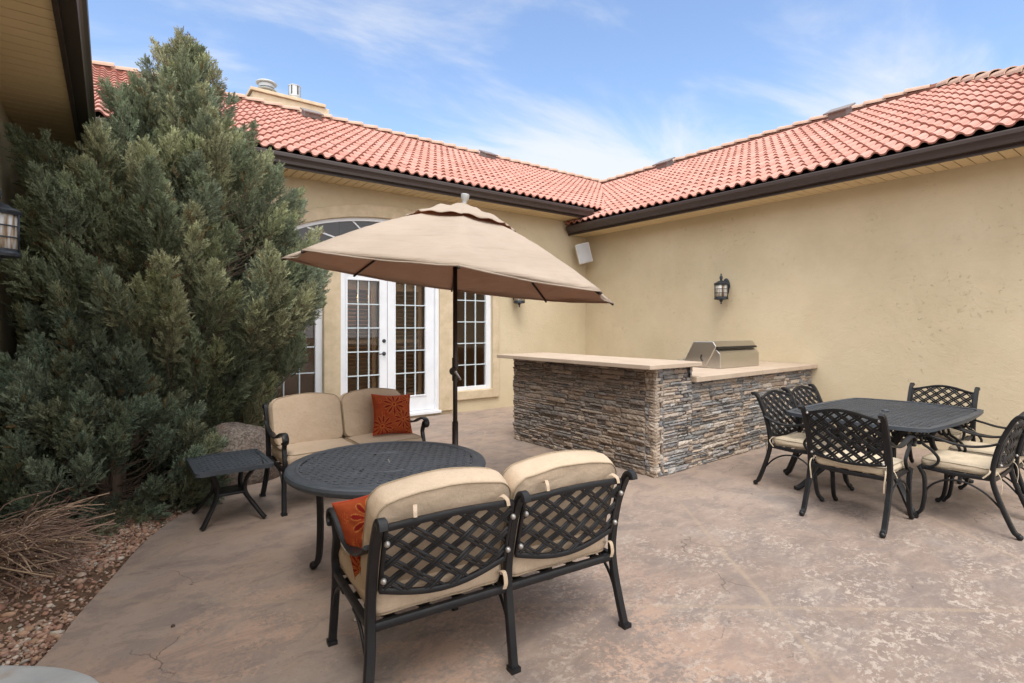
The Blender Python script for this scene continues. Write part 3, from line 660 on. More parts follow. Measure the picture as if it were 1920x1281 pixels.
def soffit(kind, a0, a1, b0, b1, z, pitch=.13):
    mb = MB(); n = int((a1-a0)/pitch)
    for i in range(n):
        p, q = a0+i*pitch, a0+(i+1)*pitch-.011
        if kind == 'x': mb.box((p,b0,z),(q,b1,z+.012))
        else: mb.box((b0,p,z),(b1,q,z+.012))
    bk_ = MB()
    if kind == 'x': bk_.box((a0,b0,z+.013),(a1,b1,z+.03))
    else: bk_.box((b0,a0,z+.013),(b1,a1,z+.03))
    o = mb.build('soffit', SOFFIT, house); bk_.build('soffit_backing', BLACK, o); return o
soffit('x', -.74, 8.2, 7.768, 8.248, 3.752); soffit('y', -1.9, 8.24, 7.717, 8.208, 3.47); sc = soffit('y', -3, 8.2, -.748, -.277, 3.47)
for s_ in (3.12, 3.25):
    vt = MB()
    for k in range(14): vt.box((-.72+k*.031,s_+.02,3.4665),(-.705+k*.031,s_+.10,3.4695))
    vt.build('soffit_vent', SOFFIT, house)
# chimney
ch = empty('chimney'); ch.parent = house
MB().box((2.47,12.62,5.7),(4.12,13.5,6.66)).build('chimney_wall', TRIM, ch, bevel=.01); MB().box((2.42,12.57,6.662),(4.03,13.55,6.735)).build('chimney_cap', TRIM, ch, bevel=.01)
T = Matrix.Translation
MB().lathe([(.10,0),(.10,.17),(.222,.145),(.225,.155),(.12,.195),(.12,.215),(.165,.22),(.165,.285),(.12,.29),(.222,.305),(.225,.318),(.20,.34),(.10,.365),(.001,.37)], 28, T((2.83,13.0,6.73))).build('flue', GALV, ch, auto=40)
MB().lathe([(.095,0),(.095,.12),(.125,.125),(.13,.16),(.138,.165),(.138,.18),(.13,.185),(.13,.40),(.14,.405),(.14,.42),(.001,.42)], 28, T((3.44,13.0,6.73))).build('flue', GALV, ch, auto=40)
for k in range(6):
    fl_ = MB(); t = k*math.pi/3+.3; fl_.box((-.014,-.002,-.10),(.014,.004,.10), T((3.44,13.0,7.03)) @ Matrix.Rotation(t,4,'Z') @ T((0,-.131,0))); fl_.build('flue_slot', BLACK, ch)
for x, y, z, ax in ((3.45,11.75,zA(11.75),'y'),(8.10,11.85,zA(11.85),'y')):
    M = T((x,y,z+.09)) @ Matrix.Rotation(math.atan(.5),4,'X'); mb = MB().box((-.17,-.16,0),(.17,.16,.10),M); mb.box((-.20,-.2,.102),(.20,.2,.135),M); mb.build('roof_vent', VENT, house, bevel=.008)
for x, y in ((12.15,4.75),(12.1,9.1)):
    M = T((x,y,zB(x)+.09)) @ Matrix.Rotation(-math.atan(.5),4,'Y'); mb = MB().box((-.16,-.17,0),(.16,.17,.14),M); mb.box((-.22,-.24,.142),(.20,.24,.175),M); mb.build('roof_vent', VENT, house, bevel=.008)

# ------------------------------------------------------------------ wall lanterns
def lantern(loc, rz, label):
    t = empty('wall_lantern', loc, rz, label, 'wall lantern', 'matching wall lanterns'); y = .16; Z = T((0,y,0))
    # backplate against the wall (local y=0), lantern out along +y
    bp = MB(); pr = []
    n = 24; ring = [(.068*math.cos(a_)*(1 if math.sin(a_) > 0 else .8), .15*math.sin(a_)+.21) for a_ in [2*math.pi*i/n for i in range(n)]]
    bp.add([(x,.002,z) for x,z in ring]+[(x*.97,.018,z) for x,z in ring]+[(x*.7,.03,.21+(z-.21)*.75) for x,z in ring], [(i,(i+1)%n,n+(i+1)%n,n+i) for i in range(n)]+[(n+i,n+(i+1)%n,2*n+(i+1)%n,2*n+i) for i in range(n)]+[tuple(range(2*n,3*n))])
    bp.build('backplate', LANT, t, auto=40)
    MB().tube(crom([(0,.02,.12),(0,.05,.20),(0,.10,.30),(0,.15,.31)],6), .011, 8).build('arm', LANT, t, smooth=True)
    MB().lathe([(.10,.245),(.112,.25),(.116,.262),(.105,.275),(.075,.285),(.06,.30),(.03,.31),(.02,.318)], 28, Z).build('cap', LANT, t, auto=35)
    MB().lathe([(.012,.315),(.022,.335),(.027,.36),(.022,.385),(.012,.395),(.014,.41),(.006,.43),(.001,.432)], 16, Z).build('finial', LANT, t, smooth=True)
    MB().lathe([(.085,.0),(.110,.004),(.112,.02),(.104,.03),(.104,.045),(.085,.047)], 28, Z).build('base', LANT, t, auto=35)
    MB().lathe([(.008,-.075),(.015,-.06),(.009,-.045),(.02,-.03),(.03,-.01),(.04,.0)], 16, Z).build('bottom_finial', LANT, t, smooth=True)
    MB().lathe([(.094,.03),(.094,.255)], 28, Z).build('glass', LGLASS, t, smooth=True)
    cg = MB()
    for z in (.11,.175,.245): cg.tube([(.106*math.cos(a_),y+.106*math.sin(a_),z) for a_ in [2*math.pi*i/28 for i in range(28)]], .0045, 6, closed=True)
    for k in range(6):
        a_ = k*math.pi/3+.2; cg.tube([(.106*math.cos(a_),y+.106*math.sin(a_),.03),(.106*math.cos(a_),y+.106*math.sin(a_),.255)], .005, 6)
    cg.build('cage', LANT, t, smooth=True); return t
lantern((XB,4.95,1.99), R(90), 'black caged lantern with amber glass alone on the wide right wall')
lantern((6.27,YA,1.99), R(180), 'black wall lantern mostly hidden under the right side of the umbrella')
_l = lantern((XC,4.62,1.985), R(-90), 'large near black caged lantern cut by the left edge above the juniper'); _l.scale = (1.1,1.1,1.1)
# speaker
sp_o = empty('wall_speaker', (7.82,7.90,3.06), 0, 'white box speaker tilted high in the corner where the two walls meet', 'speaker')
Rv = Vector((.7986,-.6018,0)); Fv = Vector((-.6018,-.7986,0)); Zv = Vector((0,0,1))
up = (Zv*.955-Rv*.25+Fv*.10).normalized(); nrm = (Fv*.97-Zv*.25+Rv*.05); nrm = (nrm-up*nrm.dot(up)).normalized(); rt = up.cross(nrm).normalized()
M = Matrix((rt,nrm,up)).transposed().to_4x4()
mb = MB().box((-.142,-.16,-.205),(.142,0,.205),M); mb.build('cabinet', SPK, sp_o, bevel=.012)
MB().box((-.125,.001,-.188),(.125,.008,.188),M).build('grille', SPKG, sp_o, bevel=.004)
MB().tube([M @ Vector((0,-.16,0)), (.25,.28,.03)], .018, 8).box((.2,.335,-.03),(.38,.348,.09)).build('bracket', BLACK, sp_o)

# ------------------------------------------------------------------ stone bar and grill
bar = empty('stone_bar', (5.5,4.2,0), 0, 'L shaped outdoor kitchen bar of stacked ledger stone with tan slab tops', 'outdoor bar')
def bl(mb, name, mat, **k): o = mb.build(name, mat, bar, **k); o.location = (-5.5,-4.2,0); return o
bl(MB().box((4.47,3.49,0),(5.04,5.83,1.10)).box((5.0,3.63,.0),(8.19,4.65,.93)), 'core', MORT)
q = random.Random(21)
vs, fs, cl_ = [], [], []
SCF = [(.33,.28,.24),(.40,.33,.27),(.14,.15,.16),(.23,.22,.215),(.47,.41,.35),(.29,.22,.17),(.42,.33,.26),(.12,.12,.125),(.35,.345,.34),(.22,.225,.235),(.19,.195,.21)]
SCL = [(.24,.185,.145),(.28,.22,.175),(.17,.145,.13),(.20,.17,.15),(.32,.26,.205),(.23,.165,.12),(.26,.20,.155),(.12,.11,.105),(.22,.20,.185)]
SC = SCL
CC = [(.46,.37,.29),(.42,.32,.235),(.50,.43,.36),(.39,.31,.25),(.44,.37,.31),(.36,.28,.21)]
def stone(face, a0, a1, z0, z1, dep, col):
    """one split stone: grid of the face, pushed in and out"""
    nu = max(3, int((a1-a0)/.022)); nv = max(2, int((z1-z0)/.012)); b0 = len(vs); sd = q.uniform(0,100)
    pts = {}
    for j in range(nv+1):
        for i in range(nu+1):
            u = a0+(a1-a0)*i/nu; z = z0+(z1-z0)*j/nv; edge = (i in (0,nu)) or (j in (0,nv))
            d = dep+.011*noise.noise(Vector((u*26,z*50,sd)))+.006*noise.noise(Vector((u*70,z*90,sd)))
            if edge: d -= .010+q.uniform(0,.006)
            zz_ = z+(0 if j in (0,nv) else q.uniform(-.002,.002))+(.004*noise.noise(Vector((u*20,sd,3))) if edge else 0)
            vs.append(face(u, zz_, d))
    for j in range(nv):
        for i in range(nu): k = b0+j*(nu+1)+i; fs.append((k,k+1,k+nu+2,k+nu+1)); cl_.append(col)
    # sides back to the wall
    loop = [b0+i for i in range(nu+1)]+[b0+j*(nu+1)+nu for j in range(1,nv+1)]+[b0+nv*(nu+1)+i for i in range(nu-1,-1,-1)]+[b0+j*(nu+1) for j in range(nv-1,0,-1)]
    n = len(loop); o2 = len(vs)
    ij = [(i,0) for i in range(nu+1)]+[(nu,j) for j in range(1,nv+1)]+[(i,nv) for i in range(nu-1,-1,-1)]+[(0,j) for j in range(nv-1,0,-1)]
    for i, j in ij: vs.append(face(a0+(a1-a0)*i/nu, z0+(z1-z0)*j/nv, -.02))
    for k in range(n): fs.append((loop[k],o2+k,o2+(k+1)%n,loop[(k+1)%n])); cl_.append(col)
fL = lambda u, z, d: (4.455-d, u, z)        # face turned to -X
fF = lambda u, z, d: (u, 3.475-d+(u-4.455)*.034, z)        # face turned to -Y
fE = lambda u, z, d: (u, 5.845+d, z)
fS = lambda u, z, d: (5.055+d, u, z)
def courses(face, a0, a1, zlo, ztop, rev_corner, seed):
    q.seed(seed); z = zlo; row = 0
    while z < ztop-.004:
        h = q.choice((.030,.038,.044,.050,.058)); h = min(h, ztop-z)
        if ztop-z-h < .015: h = ztop-z
        u = a0+(q.uniform(.08,.2) if rev_corner else 0); u_start = u
        while u < a1-.003:
            L = q.choice((.08,.12,.16,.2,.26,.34)); L = min(L, a1-u)
            if a1-u-L < .04: L = a1-u
            base = q.choice(SC); ft = q.uniform(.8,1.2); r2 = q.random()
            if r2 < .35 and h > .036:      # two thin ones
                hm = h*q.uniform(.4,.6); stone(face, u+.001, u+L-.001, z+.001, z+hm-.001, q.uniform(.006,.030), tuple(c_*ft for c_ in base)); base = q.choice(SC)
                stone(face, u+.001, u+L-.001, z+hm, z+h-.001, q.uniform(.004,.028), tuple(c_*ft for c_ in base))
            else: stone(face, u+.001, u+L-.001, z+.001, z+h-.001, q.uniform(.004,.034), tuple(c_*ft for c_ in base))
            u += L
        z += h; row += 1
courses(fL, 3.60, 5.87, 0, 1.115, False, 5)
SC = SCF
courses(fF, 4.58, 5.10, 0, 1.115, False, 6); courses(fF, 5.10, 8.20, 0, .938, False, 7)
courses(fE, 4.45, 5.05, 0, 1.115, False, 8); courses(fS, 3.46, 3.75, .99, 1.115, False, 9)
# corner stones: light blocks turning the corner, long on alternate faces
q.seed(31); z = 0
while z < 1.112:
    h = min(q.choice((.045,.055,.065,.075)), 1.115-z)
    if 1.115-z-h < .02: h = 1.115-z
    col = tuple(c_*q.uniform(.85,1.15) for c_ in q.choice(CC)); dp = q.uniform(.018,.030); lf = q.uniform(.05,.115); ll = .165-lf
    nsub = q.choice((1,2,2))
    for s_ in range(nsub):
        _b = q.choice(CC); _f = q.uniform(.72,1.1); col = tuple(c_*_f for c_ in _b)
        za, zb = z+h*s_/nsub+.001, z+h*(s_+1)/nsub-.001
        stone(lambda u, zz_, d: (u, 3.475-d, zz_), 4.455-dp+.004, 4.455+lf*(.6+.4*s_), za, zb, dp, col)
        stone(lambda u, zz_, d: (4.455-d, u, zz_), 3.475-dp+.004, 3.475+ll, za, zb, dp, col)
    # fill up to the courses
    c2 = q.choice(SC); 
    if 4.455+lf < 4.575: stone(fF, 4.455+lf, 4.585, z+.001, z+h-.001, q.uniform(.005,.02), c2)
    if 3.475+ll < 3.60: stone(fL, 3.475+ll, 3.605, z+.001, z+h-.001, q.uniform(.005,.02), q.choice(SC))
    z += h
me = bpy.data.meshes.new('stone_wall'); me.from_pydata(vs, [], fs); me.update(); setcol(me, 'scol', np.array(cl_)); me.materials.append(STONE)
o = bpy.data.objects.new('stone_wall', me); C.objects.link(o); o.parent = bar; o.location = (-5.5,-4.2,0)
bl(MB().box((4.245,3.375,1.118),(5.13,5.985,1.165)), 'bar_top', SLAB, bevel=.006)
SHR = Matrix(((1,0,0,0),(.034,1,0,-.151),(0,0,1,0),(0,0,0,1)))
bl(MB().box((5.075,3.385,.942),(6.55,4.75,1.0),SHR).box((6.553,3.385,.942),(8.205,4.75,1.0),SHR), 'countertop', SLAB, bevel=.006)
gl = empty('gas_grill', (6.76,4.1,1.0), 0, 'stainless steel built in grill with closed hood on the stone bar counter', 'grill')
def prism(prof, x0, x1): n = len(prof); return MB().add([(x0,a_,z) for a_, z in prof]+[(x1,a_,z) for a_, z in prof], [tuple(range(n))[::-1], tuple(range(n,2*n))]+[(i,(i+1)%n,n+(i+1)%n,n+i) for i in range(n)])
prism([(.44,.003),(.42,.09),(.10,.06),(-.03,.245),(-.17,.245),(-.225,.19),(-.225,.003)], -.48, .48).build('grill_body', STEEL, gl, bevel=.006)
prism([(.31,.075),(.16,.345),(-.13,.352),(-.175,.285),(-.03,.03),(.30,.03)], -.495, .49).build('hood', STEEL, gl, bevel=.008)
MB().box((-.40,.37,.085),(.40,.395,.105)).box((-.34,.29,.085),(-.31,.38,.10)).box((.31,.29,.085),(.34,.38,.10)).build('handle', STEEL, gl, bevel=.006)
MB().tube(crom([(-.497,.02,.09),(-.497,.045,.13),(-.497,.035,.175)],6), .010, 8).build('hinge_slot', BLACK, gl)
MB().box((-.48,-.195,.255),(.475,-.172,.283)).build('vent_gap', BLACK, gl)

# ------------------------------------------------------------------ lattice and cushions
def lattice(mb, Pm, nrm, inside, urange, vrange, pitch, wid, th, ang=45, double=True, weave=.003, step=.012, base=0):
    """diagonal bands over the 2D region inside(u,v); Pm maps (u,v) to 3D, nrm gives the normal"""
    for sgn in (1,-1):
        d = Vector((math.cos(R(base+sgn*ang)), math.sin(R(base+sgn*ang)))); n = Vector((-d.y, d.x))
        cu, cv = (urange[0]+urange[1])/2, (vrange[0]+vrange[1])/2; ext = math.hypot(urange[1]-urange[0], vrange[1]-vrange[0])/2+.02
        k = -int(ext/pitch)-1
        while k*pitch < ext:
            for off in ((-wid*.27, wid*.27) if double else (0,)):
                c0 = Vector((cu,cv))+n*(k*pitch+off); run = []
                t = -ext
                while t <= ext+step:
                    p = c0+d*t
                    if inside(p.x, p.y) and t <= ext: run.append((p, t))
                    else:
                        if len(run) > 2:
                            path = [Vector(Pm(pp.x,pp.y))+Vector(nrm)*(sgn*weave*math.cos(math.pi*tt/pitch+math.pi*k)) for pp, tt in run]
                            t3 = (path[-1]-path[0]).normalized(); sd_ = Vector(nrm).cross(t3)
                            mb.sweep(path, sd_, wid*(.46 if double else 1), th)
                        run = []
                    t += step
            k += 1
    return mb
def outline_rect(w_, h_, rad, arch_=0., n=10, per=.03):
    pts = []; 
    for cx_, cy_, a0 in ((w_/2-rad, h_/2-rad, 0), (-w_/2+rad, h_/2-rad, 90), (-w_/2+rad, -h_/2+rad, 180), (w_/2-rad, -h_/2+rad, 270)):
        for i in range(n+1): t = R(a0+90*i/n); pts.append((cx_+rad*math.cos(t), cy_+rad*math.sin(t)))
    out = []
    for i in range(len(pts)):
        p, q_ = Vector(pts[i]), Vector(pts[(i+1)%len(pts)]); m = max(1, int((q_-p).length/per))
        for j in range(m): out.append(p.lerp(q_, j/m))
    if arch_:
        out = [Vector((p.x, p.y+(arch_*(1-(2*p.x/w_)**2) if p.y > 0 else 0)*(min(1,max(0,p.y/(h_/2)))))) for p in out]
    return out
def cushion(name, parent, M, outl, T_, crown, mat, seed=0, puff=.012, tuft=None, sag=0):
    """box cushion: outline in local xy, thickness along z"""
    n = len(outl); vs = []; sc = [1,.985,.95,.9,.82,.72,.6,.48,.36,.24,.12]
    def wr(x, y, z, a_=.0065): return a_*noise.noise(Vector((x*9+seed,y*9,z*9)))+a_*.6*noise.noise(Vector((x*22+seed,y*22,z*22)))
    def top(p, s_, sg):
        z = T_/2*.86 + crown*(1-s_**3.2)
        if s_ == 1: z = T_/2*.86
        if tuft:
            for tx, ty in tuft: z -= .022*math.exp(-((p.x-tx)**2+(p.y-ty)**2)/.0022)
        return sg*(z+wr(p.x,p.y,sg,.005))
    order = []
    for s_ in sc[::-1]: order.append([(p.x*s_, p.y*s_, top(p*s_, s_, -1)) for p in outl])
    for j in range(1, 6):
        t = -1+2*j/6; bul = 1+puff*(1-t*t)/max(.1, .3); order.append([(p.x*bul+wr(p.x,p.y,t), p.y*bul+wr(p.y,p.x,t), t*T_/2*.86) for p in outl])
    for s_ in sc: order.append([(p.x*s_, p.y*s_, top(p*s_, s_, 1)) for p in outl])
    for r_ in order: vs += [M @ Vector(v) for v in r_]
    fs = []
    for i in range(len(order)-1):
        for k in range(n): fs.append((i*n+k, i*n+(k+1)%n, (i+1)*n+(k+1)%n, (i+1)*n+k))
    L = len(vs); vs += [M @ Vector((0,0,top(Vector((0,0)),0,-1))), M @ Vector((0,0,top(Vector((0,0)),0,1)))]
    for k in range(n): fs += [(L, (k+1)%n, k), (L+1, (len(order)-1)*n+k, (len(order)-1)*n+(k+1)%n)]
    o = MB().add(vs, fs).build(name, mat, parent, smooth=True)
    pp = MB()
    for sg in (1,-1): pp.tube([M @ Vector((p.x*1.003+wr(p.x,p.y,sg,.005)*.5, p.y*1.003, sg*T_/2*.865+sg*wr(p.x,p.y,sg,.005))) for p in outl], .0035, 6, closed=True)
    pp.build('piping', PIPE, o, smooth=True); return o
def frame_M(o_, xv, yv): 
    xv = Vector(xv).normalized(); yv = Vector(yv); yv = (yv-xv*yv.dot(xv)).normalized(); zv = xv.cross(yv)
    M = Matrix((xv,yv,zv)).transposed().to_4x4(); M.translation = Vector(o_); return M

# ------------------------------------------------------------------ dining chair (faces +y, back rail at y=0)
def dining_chair(loc, rz, label):
    t = empty('dining_chair', loc, rz, label, 'dining chair', 'cast metal dining chairs around the dining table'); hw = .285
    rear = [(-.150,.030),(-.128,.040),(-.108,.075),(-.062,.19),(-.018,.32),(.0,.42),(-.012,.55),(-.050,.70),(-.105,.83),(-.140,.885),(-.165,.895),(-.182,.885)]
    yback = lambda z: -.015-.36*max(0, z-.50)**1.35
    for s_ in (-1,1):
        mb = MB().sweep(crom(yz(s_*hw, rear),5), (1,0,0), .038, .030); mb.ball((s_*hw,-.150,.022), .022, 8); mb.build('rear_leg', CAST, t, auto=50)
        fl2 = [(.470,.028),(.452,.040),(.432,.08),(.415,.2),(.418,.33),(.440,.385),(.455,.415)]
        mb = MB().sweep(crom(yz(s_*(hw-.005), fl2),5), (1,0,0), .034, .026); mb.ball((s_*(hw-.005),.474,.021), .021, 8); mb.build('front_leg', CAST, t, auto=50)
        ar = [(-.045,.685),(.02,.655),(.12,.632),(.22,.635),(.32,.66),(.40,.675),(.45,.665),(.472,.635),(.462,.605),(.438,.602),(.432,.62)]
        mb = MB().sweep(crom(yz(s_*(hw+.012), ar),5), (1,0,0), .040, .016)
        mb.sweep(crom([(s_*hw,.40,.41),(s_*hw,.34,.45),(s_*hw,.325,.50),(s_*hw,.37,.56),(s_*hw,.425,.60),(s_*hw,.44,.65)],5), (1,0,0), .024, .018); mb.build('armrest', CAST, t, auto=50)
        MB().tube(crom([(s_*(hw-.005),.425,.20),(s_*(hw-.005),.36,.29),(s_*(hw-.005),.26,.345),(s_*(hw-.005),.15,.345),(s_*(hw-.005),.04,.29),(s_*(hw-.005),-.045,.20)],6), .0075, 8).build('brace', CAST, t, smooth=True)
        for z in (.515,.845): MB().ball((s_*(hw-.03),yback(z)-.026,z), .011, 6).build('bolt', BOLT, t, smooth=True)
    fr = MB(); H2 = hw-.012
    for s_ in (-1,1): fr.sweep([(s_*H2,-.005,.405),(s_*H2,.2,.398),(s_*H2,.445,.412)], (1,0,0), .028, .03)
    fr.sweep([(-H2,.445,.408),(0,.462,.400),(H2,.445,.408)], (0,1,0), .03, .028); fr.sweep([(-H2,0,.40),(0,0,.392),(H2,0,.40)], (0,1,0), .028, .03)
    lattice(fr, lambda u, v: (u,v,.400), (0,0,1), lambda u, v: abs(u) < H2 and .0 < v < .44, (-H2,H2), (0,.44), .07, .022, .006, double=False, weave=.001)
    fr.build('seat_frame', CAST, t, auto=50)
    iw = hw-.022; zt = lambda u: .845+.052*math.cos(math.pi*u/(2*iw))**1.4 if abs(u) < iw else .845
    zb = lambda u: .505-.028*math.cos(math.pi*u/(2*iw))
    Pm = lambda u, v: (u, yback(v)-.014*(1-(u/iw)**2)-.004, v)
    bk = MB(); us = [-iw+2*iw*i/20 for i in range(21)]
    bk.sweep([Pm(u,zt(u)) for u in us], (0,1,0), .020, .024); bk.sweep([Pm(u,zb(u)) for u in us], (0,1,0), .018, .020)
    for s_ in (-1,1): bk.sweep([Pm(s_*iw, .505+.34*i/8) for i in range(9)], (0,1,0), .016, .014)
    lattice(bk, Pm, (0,1,-.25), lambda u, v: abs(u) < iw and zb(u) < v < zt(u), (-iw,iw), (.47,.90), .064, .032, .007, ang=38, weave=.004)
    bk.build('backrest', CAST, t, auto=50)
    tf = [(-.12,.08),(.12,.08),(-.12,-.10),(.12,-.10),(0,-.01)]
    cu = cushion('seat_cushion', t, frame_M((0,.225,.448), (1,0,0), (0,1,0)), outline_rect(.50,.45,.05), .062, .024, CUSH2, seed=3, tuft=tf)
    for s_ in (-1,1):
        ti = MB(); ti.sweep(crom([(s_*.235,.02,.45),(s_*.262,-.02,.46),(s_*.268,-.045,.42),(s_*.262,-.05,.36),(s_*.258,-.045,.30)],4), (1,0,0), .010, .003)
        ti.sweep(crom([(s_*.235,.015,.455),(s_*.275,.02,.49),(s_*.31,.01,.46),(s_*.315,.05,.41)],4), (0,1,0), .010, .003); ti.build('cushion_tie', CUSH2, t)
    return t
chair = dining_chair((4.665,1.77,0), R(-90), 'dining chair nearest the camera, its back toward us at the table end')
for (x, y, rz, lb) in ((7.13,1.82,90,'dining chair tucked in at the far table end against the tan wall'),
                       (5.33,2.575,177,'leftmost dining chair, standing by the stone bar'),
                       (5.97,2.60,178,'dining chair by the stone bar, right of the leftmost chair'),
                       (5.54,1.02,0,'dining chair at the right edge, seen side on with its full seat showing'),
                       (6.17,1.00,1,'dining chair at the right edge, behind the side on one, mostly hidden')):
    c_ = copy_tree(chair); c_.location = (x,y,0); c_.rotation_euler = (0,0,R(rz)); c_['label'] = lb

# ------------------------------------------------------------------ dining table
dt = empty('dining_table', (6.0,1.95,0), 0, 'large black lattice topped dining table with bowed clipped corner outline', 'dining table')
corners = [(.93,-.44),(.93,.44),(.78,.56),(-.78,.56),(-.93,.44),(-.93,-.44),(-.78,-.56),(.78,-.56)]
def bowed(k=1.0, off=0.):
    pts = []
    segs = [((.86,-.50),(.86,.50),.08,(1,0)),((.80,.565),(-.80,.565),.05,(0,1)),((-.86,.50),(-.86,-.50),.08,(-1,0)),((-.80,-.565),(.80,-.565),.05,(0,-1))]
    for p, q_, bow, nn_ in segs:
        for i in range(13):
            s_ = i/12; x = p[0]+(q_[0]-p[0])*s_+nn_[0]*bow*4*s_*(1-s_); y = p[1]+(q_[1]-p[1])*s_+nn_[1]*bow*4*s_*(1-s_)
            r_ = math.hypot(x,y); pts.append((x*(1-off/r_), y*(1-off/r_)))
    return pts
def in_poly(pts):
    P = pts
    def f(x, y):
        c_ = False; j = len(P)-1
        for i in range(len(P)):
            if (P[i][1] > y) != (P[j][1] > y) and x < (P[j][0]-P[i][0])*(y-P[i][1])/(P[j][1]-P[i][1])+P[i][0]: c_ = not c_
            j = i
        return c_
    return f
def rim(outer, inner, z0, z1):
    n = len(outer); vs = [(x,y,z1) for x,y in inner]+[(x,y,z1) for x,y in outer]+[(x,y,z0) for x,y in outer]+[(x,y,z0) for x,y in inner]
    fs = []
    for i in range(n):
        j = (i+1)%n
        for a_ in range(4): b_ = (a_+1)%4; fs.append((a_*n+i, a_*n+j, b_*n+j, b_*n+i))
    return MB().add(vs, fs)
top = rim(bowed(), bowed(off=.06), .705, .735)
ins = in_poly(bowed(off=.055))
lattice(top, lambda u, v: (u,v,.727), (0,0,1), ins, (-.95,.95), (-.6,.6), .060, .031, .005, ang=45, base=45, double=False, weave=.0, step=.025)
top.build('tabletop', CASTTOP, dt, auto=50)
MB().lathe([(.03,.728),(.034,.738),(.02,.744),(.001,.744)], 16).build('hole_cap', CASTTOP, dt, smooth=True)
for sx_ in (-1,1):
    for sy_ in (-1,1):
        d = Vector((sx_*.8, sy_*.42)); mb = MB()
        pth = [(d.x*1.02, sy_*.47, .016),(d.x*.97,sy_*.44,.035),(d.x*.86,sy_*.36,.14),(d.x*.72,sy_*.25,.30),(d.x*.68,sy_*.22,.45),(d.x*.74,sy_*.28,.58),(d.x*.86,sy_*.38,.70)]
        mb.sweep(crom(pth,6), (-sy_*.5,sx_*.8,0), .050, .034); mb.build('leg', CAST, dt, auto=50)
for sx_ in (-1,1):
    lt = MB(); X = sx_*.56; lattice(lt, lambda u, v: (X,u,v), (1,0,0), lambda u, v: abs(u) < .24 and .40 < v < .66, (-.24,.24), (.40,.66), .05, .018, .01, ang=50, double=False)
    lt.sweep([(X,-.24,.40),(X,0,.36),(X,.24,.40)], (1,0,0), .03, .022); lt.sweep([(X,-.24,.66),(X,.24,.66)], (1,0,0), .03, .022); lt.build('end_panel', CAST, dt, auto=50)
MB().sweep([(-.56,0,.38),(0,0,.42),(.56,0,.38)], (0,1,0), .04, .03).build('stretcher', CAST, dt, auto=50)

# ------------------------------------------------------------------ round table
rt_ = empty('round_table', (1.42,3.19,0), .2, 'round dark cast metal chat table with pierced lattice top', 'coffee table')
RR = .615; NN = 96
def circ(r_): return [(r_*math.cos(2*math.pi*i/NN), r_*math.sin(2*math.pi*i/NN)) for i in range(NN)]
top = MB()
prof = [(.535,.672),(.535,.690),(.548,.694),(.56,.690),(.60,.690),(.612,.684),(.618,.668),(.614,.652),(.600,.640),(.592,.652),(.59,.672)]
for i in range(len(prof)):
    a_, b_ = prof[i], prof[(i+1)%len(prof)]; o0 = len(top.v)
    top.add([(a_[0]*math.cos(2*math.pi*k/NN), a_[0]*math.sin(2*math.pi*k/NN), a_[1]) for k in range(NN)]+[(b_[0]*math.cos(2*math.pi*k/NN), b_[0]*math.sin(2*math.pi*k/NN), b_[1]) for k in range(NN)], [(k,(k+1)%NN,NN+(k+1)%NN,NN+k) for k in range(NN)])
lattice(top, lambda u, v: (u,v,.684), (0,0,1), lambda u, v: math.hypot(u,v) < .54 and not (.232 < math.hypot(u,v) < .236), (-.54,.54), (-.54,.54), .050, .030, .011, ang=45, double=False, weave=.0008, step=.02)
for r0 in (.245,): top.tube([(r0*math.cos(2*math.pi*k/64), r0*math.sin(2*math.pi*k/64), .688) for k in range(64)], .005, 6, closed=True)
top.build('tabletop', CASTTOP, rt_, auto=50)
MB().sweep([(-.02,-.035,.693),(.02,.035,.693)], (1,0,0), .006, .004).build('lid_handle', BOLT, rt_)
for k in range(4):
    a_ = math.atan2(.6018,-.7986)+k*math.pi/2-.2 ; dx, dy = math.cos(a_), math.sin(a_)
    pth = [(r_*dx, r_*dy, z) for r_, z in ((.485,.022),(.462,.035),(.445,.09),(.437,.25),(.440,.45),(.452,.60),(.462,.672))]
    mb = MB().sweep(crom(pth,6), (-dy,dx,0), .044, .034); mb.ball((.480*dx,.480*dy,.026), .026, 8); mb.build('leg', CAST, rt_, auto=50)
MB().tube([(.44*math.cos(2*math.pi*k/48), .44*math.sin(2*math.pi*k/48), .640) for k in range(48)], .014, 8, closed=True).build('apron_ring', CAST, rt_, smooth=True)
bmx = MB()
for k in range(2):
    a_ = k*math.pi/2+.55; bmx.sweep([(-.44*math.cos(a_),-.44*math.sin(a_),.57),(0,0,.60),(.44*math.cos(a_),.44*math.sin(a_),.57)], (-math.sin(a_),math.cos(a_),0), .05, .05)
bmx.build('cross_brace', CAST, rt_, auto=50)

# ------------------------------------------------------------------ side table
st_o = empty('side_table', (.775,4.86,0), 0, 'low rectangular black side table with curled legs left of the far loveseat', 'side table')
def rr(w_, h_, rad): return [(p.x,p.y) for p in outline_rect(w_, h_, rad, per=.05)]
ow, oh = .55, .65
top = rim(rr(ow,oh,.04), rr(ow-.07,oh-.07,.03), .428, .46); ins = in_poly(rr(ow-.06,oh-.06,.03))
lattice(top, lambda u, v: (u,v,.452), (0,0,1), ins, (-ow/2,ow/2), (-oh/2,oh/2), .050, .030, .010, double=False, weave=.0005, step=.02)
top.build('tabletop', CASTTOP, st_o, auto=50)
for sx_ in (-1,1):
    for sy_ in (-1,1):
        pth = [(sx_*.225,sy_*.235,.012),(sx_*.205,sy_*.220,.035),(sx_*.150,sy_*.16,.12),(sx_*.105,sy_*.10,.20),(sx_*.100,sy_*.10,.28),(sx_*.125,sy_*.14,.36),(sx_*.175,sy_*.20,.43)]
        MB().sweep(crom(pth,6), (-.6*sy_,.8*sx_,0), .036, .024).build('leg', CAST, st_o, auto=50)
